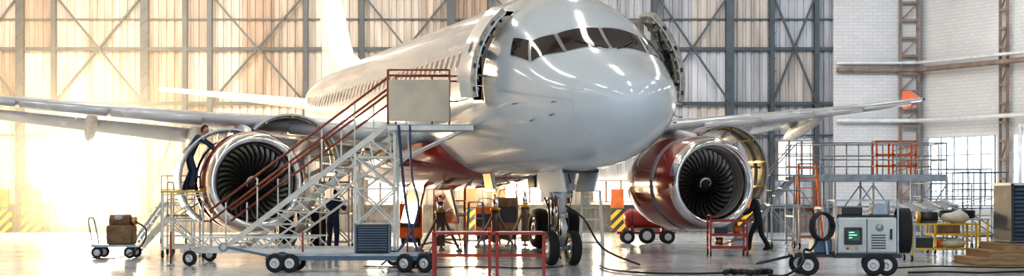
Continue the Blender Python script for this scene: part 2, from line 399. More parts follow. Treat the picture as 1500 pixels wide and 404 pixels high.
# open plug doors
def plug_door(sg):
    mb = MB(); Tn = 20
    dy = -0.78; dx = .50*sg
    def pt(y_, t_, o_): p = surf(max(y_, .1), t_*sg, o_); return V(p.x+dx, p.y+dy, p.z)
    y0, y1, t0, t1 = DY0, DY1, 39.4, 101.2
    ts = [t0+(t1-t0)*i/Tn for i in range(Tn+1)]; yy = [y0+(y1-y0)*i/6 for i in range(7)]
    mb.grid([[pt(y_, t_, .0) for y_ in yy] for t_ in ts], 'skin_paint')
    mb.grid([[pt(y_, t_, -.13) for y_ in yy] for t_ in ts], 'door_inner')
    for y_ in (y0, y1): mb.grid([[pt(y_, t_, 0), pt(y_, t_, -.13)] for t_ in ts], 'door_inner', False)
    for t_ in (t0, t1): mb.grid([[pt(y_, t_, 0), pt(y_, t_, -.13)] for y_ in yy], 'frame_metal', False)
    for q, t_ in enumerate([t0+4+i*7.5 for i in range(8)]):
        for i in range(6): mb.bar(pt(yy[i], t_, -.16), pt(yy[i+1], t_, -.16), .05, .06, 'door_inner')
        mb.bar(pt(y0-.015, t_-1.4, -.07), pt(y0-.015, t_+1.4, -.07), .03, .05, 'dark_metal' if q % 2 else 'door_inner')
        mb.rod(pt(y0+.12+.08*(q % 3), t_+2, -.14), pt(y0+.12+.08*(q % 3), t_+2, -.24), .035, 'dark_metal', 8)
    for i in range(Tn): mb.bar(pt(y0-.01, ts[i], -.12), pt(y0-.01, ts[i+1], -.12), .03, .03, 'frame_metal')
    for yv in (y0+.15, y1-.15):
        for i in range(Tn): mb.bar(pt(yv, ts[i], -.17), pt(yv, ts[i+1], -.17), .05, .05, 'door_inner')
    mb.tube([pt(y0+.05, 50, -.2), pt(y0+.3, 62, -.26), pt(y0+.2, 78, -.24), pt(y0+.4, 95, -.2)], .02, 'black', 6, 4)
    mb.bar(pt((y0+y1)/2, 66, -.2), pt((y0+y1)/2, 76, -.2), .22, .1, 'dark_metal')
    patchc = [pt(y0+.35+.1*math.cos(a_*PI/6), 70+4*math.sin(a_*PI/6), .01) for a_ in range(12)]
    mb.add(patchc, [tuple(range(12))], 'glass_dark')
    a_ = surf(DY0-.02, 72*sg, 0); b_ = pt(y0+.4, 72, -.15)
    mb.bar(a_, b_, .1, .16, 'frame_metal'); mb.bar(surf(DY0-.02, 60*sg), pt(y0+.4, 60, -.15), .04, .04, 'frame_metal')
    mb.bar(surf(DY0-.02, 86*sg), pt(y0+.4, 86, -.15), .04, .04, 'frame_metal')
    mb.obj('plug_door_left' if sg > 0 else 'plug_door_right', air)
plug_door(1); plug_door(-1)

# belly fairing
mb = MB()
G = []
for i in range(41):
    t = i/40; y_ = 9.8+t*10.6
    e = math.sin(PI*min(max(t, 0), 1))**.45 if 0 < t < 1 else 0
    row = []
    for k_ in range(25):
        a_ = -PI/2+PI*k_/24
        hw = 1.3+.95*e; row.append(V(hw*math.sin(a_), y_, 2.75-(.75+.42*e)*math.cos(a_)**.7 if math.cos(a_) > 0 else 2.75))
    G.append(row)
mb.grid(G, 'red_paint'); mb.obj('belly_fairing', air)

# wings / tail surfaces
def airfoil(n=12):
    up = []; lo = []
    for i in range(n+1):
        x = (1-math.cos(PI*i/n))/2
        t = 5*(.2969*math.sqrt(x)-.126*x-.3516*x*x+.2843*x**3-.1036*x**4)
        cam = .018*math.sin(PI*x)
        up.append((x, cam+t)); lo.append((x, cam-t))
    return up+lo[-2:0:-1]
AF = airfoil()
def loft(mbx, secs, m, vertical=False, capend=True):
    vs = []; n = len(AF)
    for (p, chord, th, tw) in secs:   # p = leading edge
        for (x, t) in AF:
            t2 = t*th
            dy_ = x*chord*math.cos(tw)+t2*chord*math.sin(tw); dn = t2*chord*math.cos(tw)-x*chord*math.sin(tw)
            vs.append(V(p[0]+dn, p[1]+dy_, p[2]) if vertical else V(p[0], p[1]+dy_, p[2]+dn))
    fs = []
    for s_ in range(len(secs)-1):
        for k_ in range(n):
            j = (k_+1) % n; fs.append((s_*n+k_, s_*n+j, (s_+1)*n+j, (s_+1)*n+k_))
    if capend: fs.append(tuple(range(n))); fs.append(tuple((len(secs)-1)*n+k_ for k_ in range(n)))
    mbx.add(vs, fs, m, True)
def wz(x): return 3.0+.085*(x-2)+.0014*(x-2)**2
def wle(x): return 10.9+(x-2)*.53
def wch(x):
    return 6.4+(x-1.5)*(3.9-6.4)/4.9 if x < 6.4 else 3.9+(x-6.4)*(1.5-3.9)/10.6
for sg in (1, -1):
    nm = 'left' if sg > 0 else 'right'
    mb = MB()
    xs = [1.2, 2, 3.5, 5, 6.4, 8, 10, 12, 14, 16, 17]
    loft(mb, [((x*sg, wle(x), wz(x)), wch(x)*.80, .15-.03*(x/17), rad(2.5-2.5*x/17)) for x in xs], 'wing_paint')
    for x0, x1 in ((2.6, 4.9), (7.0, 9.2), (9.3, 11.5), (11.6, 13.8), (13.9, 16.2)):
        loft(mb, [((x*sg, wle(x)-.16, wz(x)-.07), wch(x)*.15, .42, rad(12)) for x in (x0, (x0+x1)/2, x1)], 'wing_paint')
    for x0, x1, an in ((2.3, 6.2, 24), (6.5, 12.6, 24), (12.8, 16.4, 3)):
        q = [x0+(x1-x0)*i/4 for i in range(5)]
        loft(mb, [((x*sg, wle(x)+wch(x)*.79+(.12 if an > 5 else 0), wz(x)-.05-.10*(an > 5)-.03), wch(x)*.24, .16, rad(an)) for x in q], 'wing_paint')
    for x in (6.9, 9.6, 12.4, 4.0):
        yq = wle(x)+wch(x)*.72; zq = wz(x)-.38
        mb.ell((x*sg, yq, zq), ((.17, 0, 0), (0, 1.5, -.36), (0, .05, .24)), 'gear_white', 14, 12)
    for x in xs[2:-1]: mb.bar((x*sg, wle(x)+.3, wz(x)-.06*wch(x)*.9), (x*sg, wle(x)+wch(x)*.7, wz(x)-.04*wch(x)-.12), .015, .015, 'seam')
    xt = 17.0*sg; yl = wle(17); z_ = wz(17)
    th = .03
    pr = [(yl+.1, z_), (yl+.9, z_+.34), (yl+1.35, z_+.34), (yl+1.4, z_), (yl+1.3, z_-.26), (yl+1.0, z_-.26)]
    vs = [V(xt+d, a_, b_) for d in (-th, th) for a_, b_ in pr]
    mb.add(vs, [(0, 1, 2, 3, 4, 5), (11, 10, 9, 8, 7, 6)]+[(i, (i+1) % 6, 6+(i+1) % 6, 6+i) for i in range(6)], 'tip_red')
    mb.ell((xt, yl+.25, z_), ((.08, 0, 0), (0, .3, 0), (0, 0, .07)), 'glass_dark')
    mb.obj('wing_'+nm, air)
    mb = MB()
    loft(mb, [((x*sg, 31.6+(x-.5)*.62, 4.85+(x-.5)*.12), 4.0-(x-.5)*.47, .10, 0) for x in (.4, 1, 2, 3.5, 5, 6.2)], 'skin_paint')
    mb.obj('tailplane_'+nm, air)
mb = MB()
loft(mb, [((0, 28.6+t*6.0, 5.75+t*6.1), 6.1-t*4.0, .11, 0) for t in (0, .1, .25, .5, .75, 1)], 'skin_paint', True)
loft(mb, [((0, 26.6, 5.9), 3, .05, 0), ((0, 28.9, 6.5), 3, .08, 0)], 'skin_paint', True)
mb.obj('tail_fin', air)

# engines
def engine(sg):
    nm = 'left' if sg > 0 else 'right'
    EX, EY, EZ, S = 6.0*sg, 10.5, 1.76, 1.06
    mb = MB(); o = (EX, EY, EZ); ax = (0, 1, 0)
    sc = lambda pr: [(a_*S, r_*S) for a_, r_ in pr]
    mb.lathe(o, ax, sc([(.20, .870), (.12, .89), (.05, .935), (.01, .975), (0, 1.0), (.015, 1.03), (.06, 1.07), (.16, 1.11), (.24, 1.13)]), 'chrome', 64)
    mb.lathe(o, ax, sc([(1.0, .885), (.78, .875), (.5, .865), (.3, .865), (.20, .870)]), 'duct', 64)
    mb.lathe(o, ax, sc([(.24, 1.13), (.35, 1.15), (.7, 1.185), (1.1, 1.2), (1.25, 1.2), (1.25, 1.12)]), 'red_paint', 64)
    for i in range(1, 4): mb.lathe(o, ax, sc([(.2+.14*i, .868), (.21+.14*i, .860), (.22+.14*i, .868)]), 'dark_metal', 48)
    mb.lathe(o, ax, sc([(1.25, 1.0), (1.3, 1.04), (1.35, 1.0), (1.9, 1.0), (1.95, 1.05), (2.0, 1.0), (2.35, .98)]), 'casing', 48)
    mb.lathe(o, ax, sc([(2.3, 1.17), (2.6, 1.18), (3.1, 1.12), (3.7, .95), (3.72, .92), (3.4, .9), (2.3, 1.1), (2.3, 1.17)]), 'red_paint', 48)
    mb.lathe(o, ax, sc([(3.3, .62), (4.1, .5), (4.4, .42), (4.35, .38), (4.3, .2), (5.0, .04)]), 'dark_metal', 32)
    mb.lathe(o, ax, sc([(3.3, .9), (3.3, .3)]), 'dark_metal', 32)
    mb.lathe(o, ax, sc([(1.02, .9), (1.02, .05)]), 'black', 32)
    for q in range(16):
        an = 2*PI*q/16; c, s_ = math.cos(an), math.sin(an)
        mb.bar((EX+c*1.04*S, EY+1.4*S, EZ+s_*1.04*S), (EX+c*1.04*S, EY+1.85*S, EZ+s_*1.04*S), .07, .05+.06*(q % 3), ['brass', 'frame_metal', 'dark_metal'][q % 3])
    for a_, r_ in ((1.45, 1.05), (1.6, 1.06), (1.75, 1.05), (2.1, 1.04)):
        mb.tube([(EX+math.cos(t*PI/8)*r_*S, EY+a_*S+.03*math.sin(t*2.1), EZ+math.sin(t*PI/8)*r_*S) for t in range(17)], .018, 'frame_metal', 6, 2)
    mb.lathe(o, ax, sc([(.42, 0), (.45, .06), (.52, .13), (.63, .2), (.76, .255), (.9, .28)]), 'spinner', 32)
    sw = []
    for i in range(26):   # white comma swirl on the spinner
        t = i/25; an = -1.2+t*5.0; r_ = .05+.12*t
        a0 = .45+(r_-.06)*.97 if r_ < .13 else .52+(r_-.13)*1.5
        sw.append(((r_, a0), an, .010+.016*math.sin(PI*min(1, t*1.1))))
    G = [[], []]
    for (r_, a0), an, wd in sw:
        for k_, dr in ((0, -wd), (1, wd)):
            rr = max(.01, r_+dr); G[k_].append(V(EX+math.cos(an)*rr*S, EY+(a0+dr*1.1)*S-.02, EZ+math.sin(an)*rr*S))
    mb.grid(G, 'gear_white')
    nb = 34
    for q in range(nb):
        a0 = 2*PI*q/nb; rows = []
        for j in range(8):
            t = j/7; r_ = (.26+.6*t)*S; st = rad(25+38*t); hw = (.085+.055*t)*S; sweep = -.10*math.sin(t*PI)*1.0+.12*t*t
            row = []
            for e in (-1, -.33, .33, 1):
                an = a0+sweep+e*hw*math.sin(st)/r_*.9
                row.append(V(EX+math.cos(an)*r_, EY+.84*S+e*hw*math.cos(st)+.02*(e*e), EZ+math.sin(an)*r_))
            rows.append(row)
        mb.grid(rows, 'fan_blade')
    mb.obj('engine_nacelle_'+nm, air, False)
    def cowl(side, alpha, nmx):
        m2 = MB(); R = 1.205*S
        def pt(ph, y_, rr):
            x = rr*math.sin(ph); z = rr*math.cos(ph)-R
            ca, sa = math.cos(alpha), math.sin(alpha)
            return V(EX+side*(x*ca-z*sa+.04), EY+y_, EZ+R+x*sa+z*ca)
        phs = [rad(4+i*8.2) for i in range(21)]; yy = [S*(1.27+i*.17) for i in range(7)]
        m2.grid([[pt(p, y_, R) for y_ in yy] for p in phs], 'red_paint')
        m2.grid([[pt(p, y_, R-.05) for y_ in yy] for p in phs], 'cowl_inner')
        for y_ in (yy[0], yy[-1]): m2.grid([[pt(p, y_, R), pt(p, y_, R-.05)] for p in phs], 'frame_metal', False)
        for p in (phs[0], phs[-1]): m2.grid([[pt(p, y_, R), pt(p, y_, R-.05)] for y_ in yy], 'frame_metal', False)
        if alpha > .05:
            for p in phs[2::4]: m2.bar(pt(p, yy[0], R-.08), pt(p, yy[-1], R-.08), .05, .06, 'brass')
            for y_ in (yy[1], yy[4]):
                for i in range(20): m2.bar(pt(phs[i], y_, R-.08), pt(phs[i+1], y_, R-.08), .05, .05, 'cowl_inner')
            m2.rod((EX+side*.85*S, EY+1.5*S, EZ+.55*S), pt(phs[15], yy[2], R-.08), .02, 'frame_metal')
            m2.rod((EX+side*.85*S, EY+2.2*S, EZ+.55*S), pt(phs[15], yy[5], R-.08), .02, 'frame_metal')
        m2.obj('fan_cowl_'+nm+'_'+nmx, air)
    if sg > 0: cowl(1, rad(42), 'outboard'); cowl(-1, 0, 'inboard')
    else: cowl(-1, rad(20), 'outboard'); cowl(1, rad(50), 'inboard')
    mb = MB()
    loft(mb, [((EX, EY+.9, EZ+1.05), 5.6, .05, 0), ((EX, EY+1.3, EZ+1.35), 5.0, .06, 0), ((EX, EY+2.6, wz(6)-.1), 3.6, .08, 0)], 'wing_paint', True)
    mb.obj('pylon_'+nm, air)
engine(1); engine(-1)

# nose gear
G0 = -.12
mb = MB()
NY = 5.07
for sx in (-.26, .26): mb.wheel((sx, NY, G0+.385), .385, .22)
mb.rod((-.3, NY, G0+.385), (.3, NY, G0+.385), .05, 'frame_metal', 12)
mb.rod((0, NY, G0+.385), (0, NY, 1.25), .06, 'chrome', 16); mb.rod((0, NY, .98), (0, NY-.1, 2.3), .10, 'gear_white', 16)
mb.lathe((0, NY, .93), (0, 0, 1), [(0, .10), (0, .13), (.12, .13), (.12, .1)], 'frame_metal', 16)
mb.tube([(0, NY-.08, 1.0), (0, NY-.32, .72), (0, NY-.1, .42)], .03, 'gear_white', 8, 1)
mb.tube([(-.05, NY-.08, 1.0), (-.05, NY-.32, .72), (-.05, NY-.1, .42)], .03, 'gear_white', 8, 1)
mb.rod((0, NY, 1.3), (0, NY+1.25, 2.15), .05, 'gear_white', 12); mb.rod((.1, NY, 1.5), (.12, NY+.9, 2.15), .03, 'frame_metal')
mb.rod((-.22, NY-.05, 1.45), (.22, NY-.05, 1.45), .07, 'gear_white', 12)
for sx in (-1, 1):
    mb.lathe((sx*.16, NY-.22, 1.62), (0, -1, 0), [(-.1, .02), (-.02, .09), (0, .09)], 'frame_metal', 16); mb.lathe((sx*.16, NY-.22, 1.62), (0, -1, 0), [(0, .085), (.001, .0)], 'pipe_white', 16)
    mb.tube([(sx*.12, NY, 2.0), (sx*.2, NY-.1, 1.5), (sx*.12, NY-.12, 1.05), (sx*.16, NY, .6)], .012, 'black', 6, 5)
    R = Matrix.Rotation(rad(12*sx), 3, 'Y')
    mb.box(-.02, .02, -1.25, -.05, -.5, 0, 'skin_paint', R, V(sx*.42, NY, 2.0)); mb.box(-.02, .02, .1, .7, -.62, 0, 'skin_paint', R, V(sx*.36, NY, 2.0))
mb.box(-.4, .4, NY-1.3, NY+.8, 1.92, 1.99, 'dark_metal')
mb.tube([(.05, NY-.1, 1.2), (.45, NY-.2, .9), (.9, NY-.2, .25), (1.5, NY-.9, G0+.03)], .022, 'black', 8, 6)
mb.obj('nose_gear', air)

# main gear
for sg in (1, -1):
    mb = MB(); X = 3.8*sg; Y = 17.4
    for sx in (-.46, .46): mb.wheel((X+sx, Y, G0+.585), .585, .42)
    mb.rod((X-.5, Y, G0+.585), (X+.5, Y, G0+.585), .09, 'frame_metal', 12)
    mb.rod((X, Y, G0+.585), (X, Y, 1.5), .1, 'chrome', 16); mb.rod((X, Y, 1.3), (X, Y, 3.0), .17, 'gear_white', 16)
    mb.rod((X, Y, 1.9), (X-1.5*sg, Y, 2.6), .07, 'gear_white', 12)
    mb.tube([(X, Y+.15, 1.4), (X, Y+.5, 1.0), (X, Y+.1, .6)], .05, 'gear_white', 8, 1)
    mb.box(X+.30*sg-.03, X+.30*sg+.03, Y-.5, Y+.5, 1.2, 2.8, 'red_paint')
    mb.tube([(X-.2, Y-.1, 2.4), (X-.25, Y-.25, 1.6), (X-.2, Y-.1, .8)], .02, 'black', 6, 4)
    mb.obj('main_gear_'+('left' if sg > 0 else 'right'), air)
    mb = MB(); R = Matrix.Rotation(rad(-14*sg), 3, 'Y')
    mb.box(-.03, .03, -.95, .95, -1.15, 0, 'red_paint', R, V(.35*sg, Y, 1.75)); mb.box(-.05, .05, -.9, .9, -.12, 0, 'brass', R, V(.42*sg, Y, 1.75))
    mb.obj('gear_bay_door_'+('left' if sg > 0 else 'right'), air)

# ================================================================== HANGAR SHELL
WY = 73.0
def simple(name, fn):
    mb = MB(); fn(mb); return mb.obj(name)
simple('floor', lambda m: m.box(-34, 34, -6, 75, -.3, 0, 'epoxy_floor'))
CH = 15.5
def corr(mb, x0, x1, y, z0, z1, m, per=.42, dep=.07):
    n_ = max(1, round((x1-x0)/per)); per = (x1-x0)/n_; pr = []
    for i in range(n_):
        b_ = x0+i*per
        pr += [(b_, 0), (b_+per*.55, 0), (b_+per*.65, dep), (b_+per*.9, dep)]
    pr.append((x1, 0))
    mb.grid([[V(x, y+d, z) for x, d in pr] for z in (z0, z1)], m, False)
cols = [-30, -24.5, -21.0, -19.56, -15.68, -13.96, -12.9, -8.8, -6.4, -2.6, -.9, 3.2, 6.1, 9.3, 11.1, 13.0]
mb = MB()
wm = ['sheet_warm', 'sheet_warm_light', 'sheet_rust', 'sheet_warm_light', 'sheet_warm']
cm = ['sheet_cool', 'sheet_cool_light', 'sheet_cool', 'sheet_cool_tan']  # greyer tones put the cooler light of the right bays into the paint
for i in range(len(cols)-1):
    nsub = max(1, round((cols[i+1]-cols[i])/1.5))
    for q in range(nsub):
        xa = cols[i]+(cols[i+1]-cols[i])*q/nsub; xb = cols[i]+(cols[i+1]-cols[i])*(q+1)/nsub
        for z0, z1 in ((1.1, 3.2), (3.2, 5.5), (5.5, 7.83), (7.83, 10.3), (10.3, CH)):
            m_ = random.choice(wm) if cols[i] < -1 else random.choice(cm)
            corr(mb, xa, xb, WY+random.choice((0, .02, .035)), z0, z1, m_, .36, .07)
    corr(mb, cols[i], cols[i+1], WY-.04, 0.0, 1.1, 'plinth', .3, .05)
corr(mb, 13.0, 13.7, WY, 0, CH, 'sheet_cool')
mb.box(-34, 13.7, WY+.15, WY+.4, 0, CH, 'plinth')
mb.obj('wall_back', None, False)
mb = MB()
for i, x in enumerate(cols):
    w = .34 if i in (2, 4, 9, 13) else .2
    mb.box(x-w/2, x+w/2, WY-.28, WY-.22, 0, CH, 'steel_frame'); mb.box(x-w/2, x+w/2, WY-.06, WY, 0, CH, 'steel_frame'); mb.box(x-.02, x+.02, WY-.25, WY-.03, 0, CH, 'steel_frame')
for z in (1.1, 5.5, 7.83, 10.2, 13):
    mb.box(cols[0], 13.7, WY-.2, WY-.05, z-.07, z+.07, 'steel_frame')
for z in (4.15, 9.1): mb.box(cols[0], 13.7, WY-.12, WY-.05, z-.03, z+.03, 'steel_frame')
def X_(x0, x1, z0, z1, w=.15):
    mb.bar((x0, WY-.17, z0), (x1, WY-.17, z1), w, .08, 'steel_frame'); mb.bar((x0, WY-.27, z1), (x1, WY-.27, z0), w, .08, 'steel_frame')
for a_, b_ in ((-24.5, -21), (-19.56, -15.68), (-12.9, -8.8), (-6.4, -2.6), (-.9, 3.2), (6.1, 9.3), (11.1, 13)):
    X_(a_, b_, 5.5, 10.2); X_(a_, b_, 10.2, 13)
for a_, b_ in ((-15.68, -13.96), (-8.8, -6.4), (9.3, 11.1)):
    mb.bar((a_, WY-.17, 1.1), (b_, WY-.17, 5.5), .09, .06, 'steel_frame'); 
for x in (-21.0, -15.68, 11.1):
    for j in range(24):
        z = j*.55; mb.bar((x-.17, WY-.3, z), (x+.17, WY-.3, z+.3), .04, .03, 'steel_frame')
mb.obj('trim_1')
mb = MB()
for x0, x1 in ((-21.9, -21.3), (-20.8, -19.95), (-2.0, -1.4), (-.85, -.22), (4.2, 4.85), (9.6, 10.3)):
    mb.box(x0, x1, WY-.65, WY-.3, 0, 1.0, 'hazard'); mb.box(x0, x1-.1, WY-.6, WY-.3, 1.0, 1.85, 'orange')
    mb.box(x0-.04, x1+.04, WY-.68, WY-.3, .98, 1.04, 'steel_frame')
mb.obj('hazard_door_buffers')

def window(name, x0, x1, z0, z1, nx, nz, m, y=WY):
    mb = MB()
    mb.box(x0, x1, y-.10, y-.06, z0, z1, m)
    for i in range(nx+1):
        x = x0+(x1-x0)*i/nx; w_ = .08 if i in (0, nx) else .05; mb.box(x-w_, x+w_, y-.16, y-.1, z0, z1, 'rust_steel')
    for j in range(nz+1):
        z = z0+(z1-z0)*j/nz; mb.box(x0, x1, y-.155, y-.1, z-.025, z+.025, 'rust_steel')
    mb.obj(name)
window('window_1', -19.45, -15.9, 1.25, 4.05, 4, 3, 'pane_warm')
window('window_2', -6.2, -3.9, 1.3, 2.25, 4, 1, 'pane_warm')
window('window_3', -.35, 1.3, 1.3, 2.3, 3, 1, 'pane_warm')
window('window_4', 11.3, 12.9, 2.2, 3.9, 3, 3, 'pane_cool')
window('window_5', 3.4, 5.9, 1.3, 2.2, 4, 1, 'pane_warm')

mb = MB(); mb.box(13.7, 17.4, WY-.3, WY, 0, CH, 'white_brick'); mb.obj('wall_back_brick')
A = V(17.4, 73, 0); B = V(25.4, 58.2, 0); dv = (B-A).normalized(); nv = V(-dv.y, dv.x, 0)*-1
if nv.x > 0: nv = -nv
def onw(t, off, z): p = A+dv*t+nv*off; return V(p.x, p.y, z)
Lw = (B-A).length
mb = MB()
mb.add([onw(0, 0, 0), onw(Lw, 0, 0), onw(Lw, 0, CH), onw(0, 0, CH), onw(0, -.3, 0), onw(Lw, -.3, 0), onw(Lw, -.3, CH), onw(0, -.3, CH)],
       [(0, 1, 2, 3), (7, 6, 5, 4), (0, 4, 5, 1), (3, 2, 6, 7), (0, 3, 7, 4), (1, 5, 6, 2)], 'white_brick')
mb.obj('wall_right')
simple('wall_right_front', lambda m: m.box(25.4, 25.7, 8, 58.3, 0, CH, 'white_brick'))
simple('wall_left', lambda m: m.box(-30.3, -30, 8, 73, 0, CH, 'sheet_warm'))
mb = MB(); mb.box(-31, 26, 8, 74, CH, CH+.2, 'ceiling_mat'); mb.obj('ceiling')
mb = MB()
for y in range(14, 72, 8):
    mb.box(-30, 25.4, y-.1, y+.1, 14.9, 15.1, 'steel_frame'); mb.box(-30, 25.4, y-.1, y+.1, 13.6, 13.75, 'steel_frame')
    for i in range(28): mb.bar((-30+i*2, y, 13.7), (-29+i*2, y, 15), .08, .08, 'steel_frame'); mb.bar((-29+i*2, y, 15), (-28+i*2, y, 13.7), .08, .08, 'steel_frame')
mb.obj('trim_2')
mb = MB()
for x in (-22, -14, -6, 2, 10, 18):
    for y in (18, 24, 32, 40, 48, 56, 64):
        mb.box(x-.35, x+.35, y-1.9, y+1.9, 13.3, 13.42, 'white_steel'); mb.box(x-.28, x+.28, y-1.8, y+1.8, 13.27, 13.3, 'lamp_face')
        mb.rod((x, y-1.5, 13.4), (x, y-1.5, 15.5), .02, 'steel_frame', 6); mb.rod((x, y+1.5, 13.4), (x, y+1.5, 15.5), .02, 'steel_frame', 6)
mb.obj('ceiling_lamps')
mb = MB()
def wpanel(t0, t1, z0, z1, nx, nz, m):
    mb.add([onw(t0, .05, z0), onw(t1, .05, z0), onw(t1, .05, z1), onw(t0, .05, z1)], [(0, 1, 2, 3)], m)
    for i in range(nx+1):
        t = t0+(t1-t0)*i/nx; mb.bar(onw(t, .1, z0), onw(t, .1, z1), .06, .06, 'galv')
    for j in range(nz+1):
        z = z0+(z1-z0)*j/nz; mb.bar(onw(t0, .1, z), onw(t1, .1, z), .045, .045, 'galv')
wpanel(.7, 4.6, 1.0, 4.0, 5, 4, 'pane_cool'); wpanel(5.6, 9.6, 1.0, 4.0, 5, 4, 'pane_cool')
mb.obj('window_6')
mb = MB()
def lattice(c0, c1, m='rust_steel', sec=.12, pitch=.75):
    for c in (c0, c1):
        mb.bar((c.x, c.y, 0), (c.x, c.y, CH), sec, sec, m)
    k_ = 0; z = 0
    while z < CH-pitch:
        mb.bar((c0.x, c0.y, z), (c1.x, c1.y, z), .16, .1, m)
        if k_ % 2 == 0: mb.bar((c0.x, c0.y, z), (c1.x, c1.y, z+pitch), .05, .05, m)
        z += pitch; k_ += 1
lattice(V(16.5, 72.5, 0), V(17.25, 72.5, 0))
lattice(onw(5.0, .2, 0), onw(5.4, .2, 0), 'rust_steel', .1)
lattice(onw(9.9, .2, 0), onw(10.4, .2, 0), 'rust_steel', .1)
mb.obj('trim_3')
mb = MB()
for z, r, m_ in ((6.9, .11, 'rust_steel'), (7.2, .07, 'pipe_white'), (4.75, .09, 'pipe_white')):
    mb.tube([V(13.8, 72.5, z), V(15.5, 72.5, z), V(17.1, 72.45, z), onw(.6, .45, z), onw(4, .45, z), onw(12, .45, z)], r, m_, 10, 4)
for q in range(3):
    mb.tube([onw(6.4+q*.5, .5, 4.3-q*.3), onw(7.5, .5, 4.3-q*.3), onw(11, .5, 4.3-q*.3)], .08, 'pipe_white', 10, 3)
    mb.rod(onw(6.4+q*.5, .5, 4.3-q*.3), onw(6.4+q*.5, .5, 1.2), .08, 'pipe_white', 10)
    mb.ball(onw(6.4+q*.5, .5, 4.3-q*.3), .1, 'pipe_white')
mb.obj('wall_pipes')

# ================================================================== STAIRS + WORK PLATFORM
def rails(mb, pts, h, m, r=.022, mids=(.5,), post=None, pm=None):
    pts = [V(*p) for p in pts]
    for i in range(len(pts)-1):
        for hh in (h,)+tuple(h*k for k in mids): mb.rod(pts[i]+V(0, 0, hh), pts[i+1]+V(0, 0, hh), r, m)
        n_ = max(1, round((pts[i+1]-pts[i]).length/(post or 1.0)))
        for k_ in range(n_+1): p = pts[i].lerp(pts[i+1], k_/n_); mb.rod(p, p+V(0, 0, h), r, pm or m)

mb = MB()
T = V(-2.75, 37.9, 3.12); Bm = V(-6.75, 39.4, .25)
side = V(.37, .93, 0).normalized(); W = .95
for s_ in (0, 1):
    o = side*W*s_
    mb.bar(T+o, Bm+o, .045, .12, 'white_steel')
    T2 = T+o+V(.25, 0, -.55); B2 = Bm+o+V(.9, -.35, .0)
    mb.bar(T2, B2, .04, .05, 'white_steel')
    for i in range(9):
        a_ = (T+o).lerp(Bm+o, i/9); b_ = T2.lerp(B2, (i+.5)/9); c_ = (T+o).lerp(Bm+o, (i+1)/9)
        mb.bar(a_, b_, .03, .03, 'white_steel'); mb.bar(b_, c_, .03, .03, 'white_steel')
    for hh in (1.05, .80): mb.rod(T+o+V(.0, 0, hh), Bm+o+V(-.25, .1, hh-.1), .028, 'rail_red')
    for i in range(6): p = (T+o).lerp(Bm+o, i/5.2); mb.rod(p, p+V(0, 0, 1.03), .02, 'white_steel')
NTR = 15
for i in range(NTR+1):
    p = T.lerp(Bm, i/NTR)+side*W/2
    mb.bar(p-side*W/2, p+side*W/2, .22, .03, 'white_steel')
X0, X1, Y0, Y1, Z = -2.75, -.85, 37.7, 38.95, 3.12
mb.box(X0, X1, Y0, Y1, Z-.05, Z, 'galv'); 
for y in (Y0, Y1): mb.box(X0, X1, y-.03, y+.03, Z-.13, Z-.03, 'white_steel')
mb.bbox(X0+.03, -1.38, Y0-.06, Y0-.02, Z+.06, Z+.98, 'cream_board', .01)
mb.box(X0, X0+.04, Y0-.05, Y0+.01, Z, Z+1.2, 'rail_red'); mb.box(-1.40, -1.36, Y0-.05, Y0+.01, Z, Z+1.2, 'rail_red')
rails(mb, [(X0, Y0, Z), (-1.38, Y0, Z)], 1.2, 'rail_red', .02, (.9,))
rails(mb, [(X0+.1, Y1, Z), (-1.0, Y1, Z)], 1.15, 'rail_red', .02, (.9, .5))
for (x, y) in ((-2.6, 37.8), (-2.6, 38.85), (-3.5, 38.1), (-3.5, 39.1)):
    zt_ = 3.05 if x > -3 else 2.5
    mb.bar((x, y, .35), (x, y, zt_), .06, .06, 'white_steel')
for y in (37.8, 38.85):
    for z in (.9, 1.7, 2.4): mb.bar((-2.6, y, z), (-3.5, y+.28, z), .04, .04, 'white_steel')
    mb.bar((-2.6, y, .9), (-3.5, y+.28, 1.7), .035, .035, 'white_steel'); mb.bar((-3.5, y+.28, .9), (-2.6, y, 1.7), .035, .035, 'white_steel')
    mb.bar((-2.6, y, 1.7), (-3.5, y+.28, 2.4), .035, .035, 'white_steel')
    mb.bar((-2.6, y, 2.3), (-1.1, y, 3.0), .04, .04, 'white_steel')
for y in (37.75, 39.9):
    mb.bar((-7.3, y+.1, .32), (-2.3, y, .32), .08, .10, 'white_steel'); mb.bar((-7.3, y+.1, .62), (-4.3, y, .62), .04, .04, 'white_steel')
    for i in range(6): mb.bar((-7.3+i*.5, y+.05, .33), (-7.05+i*.5, y+.05, .62), .03, .03, 'white_steel'); mb.bar((-7.05+i*.5, y+.05, .62), (-6.8+i*.5, y+.05, .33), .03, .03, 'white_steel')
for x in (-7.3, -5, -2.4): mb.bar((x, 37.75, .32), (x, 40.0, .32), .08, .08, 'white_steel')
for x in (-7.1, -2.6):
    for y in (37.6, 40.1): mb.wheel((x, y, .17), .17, .09, axis=(.3, 1, 0)); mb.rod((x, y, .17), (x, y, .4), .03, 'galv')
for x in (-7.5, -4.6, -2.3): mb.rod((x, 37.5, .02), (x, 37.5, .75), .022, 'rail_red'); mb.lathe((x, 37.5, 0), (0, 0, 1), [(0, .09), (.03, .09), (.05, .03)], 'galv', 12, True, True)
mb.tube([(-2.5, 37.6, 3.1), (-2.42, 37.5, 2.2), (-2.3, 37.4, 1.2), (-2.1, 37.0, .5), (-1.9, 36.6, .06)], .03, 'blue_hose', 8)
mb.tube([(-2.25, 37.6, 3.1), (-2.2, 37.5, 2.0), (-2.05, 37.4, 1.3), (-2.3, 37.0, .55), (-2.8, 36.6, .06)], .022, 'blue_hose', 8)
mb.obj('mobile_boarding_stairs')

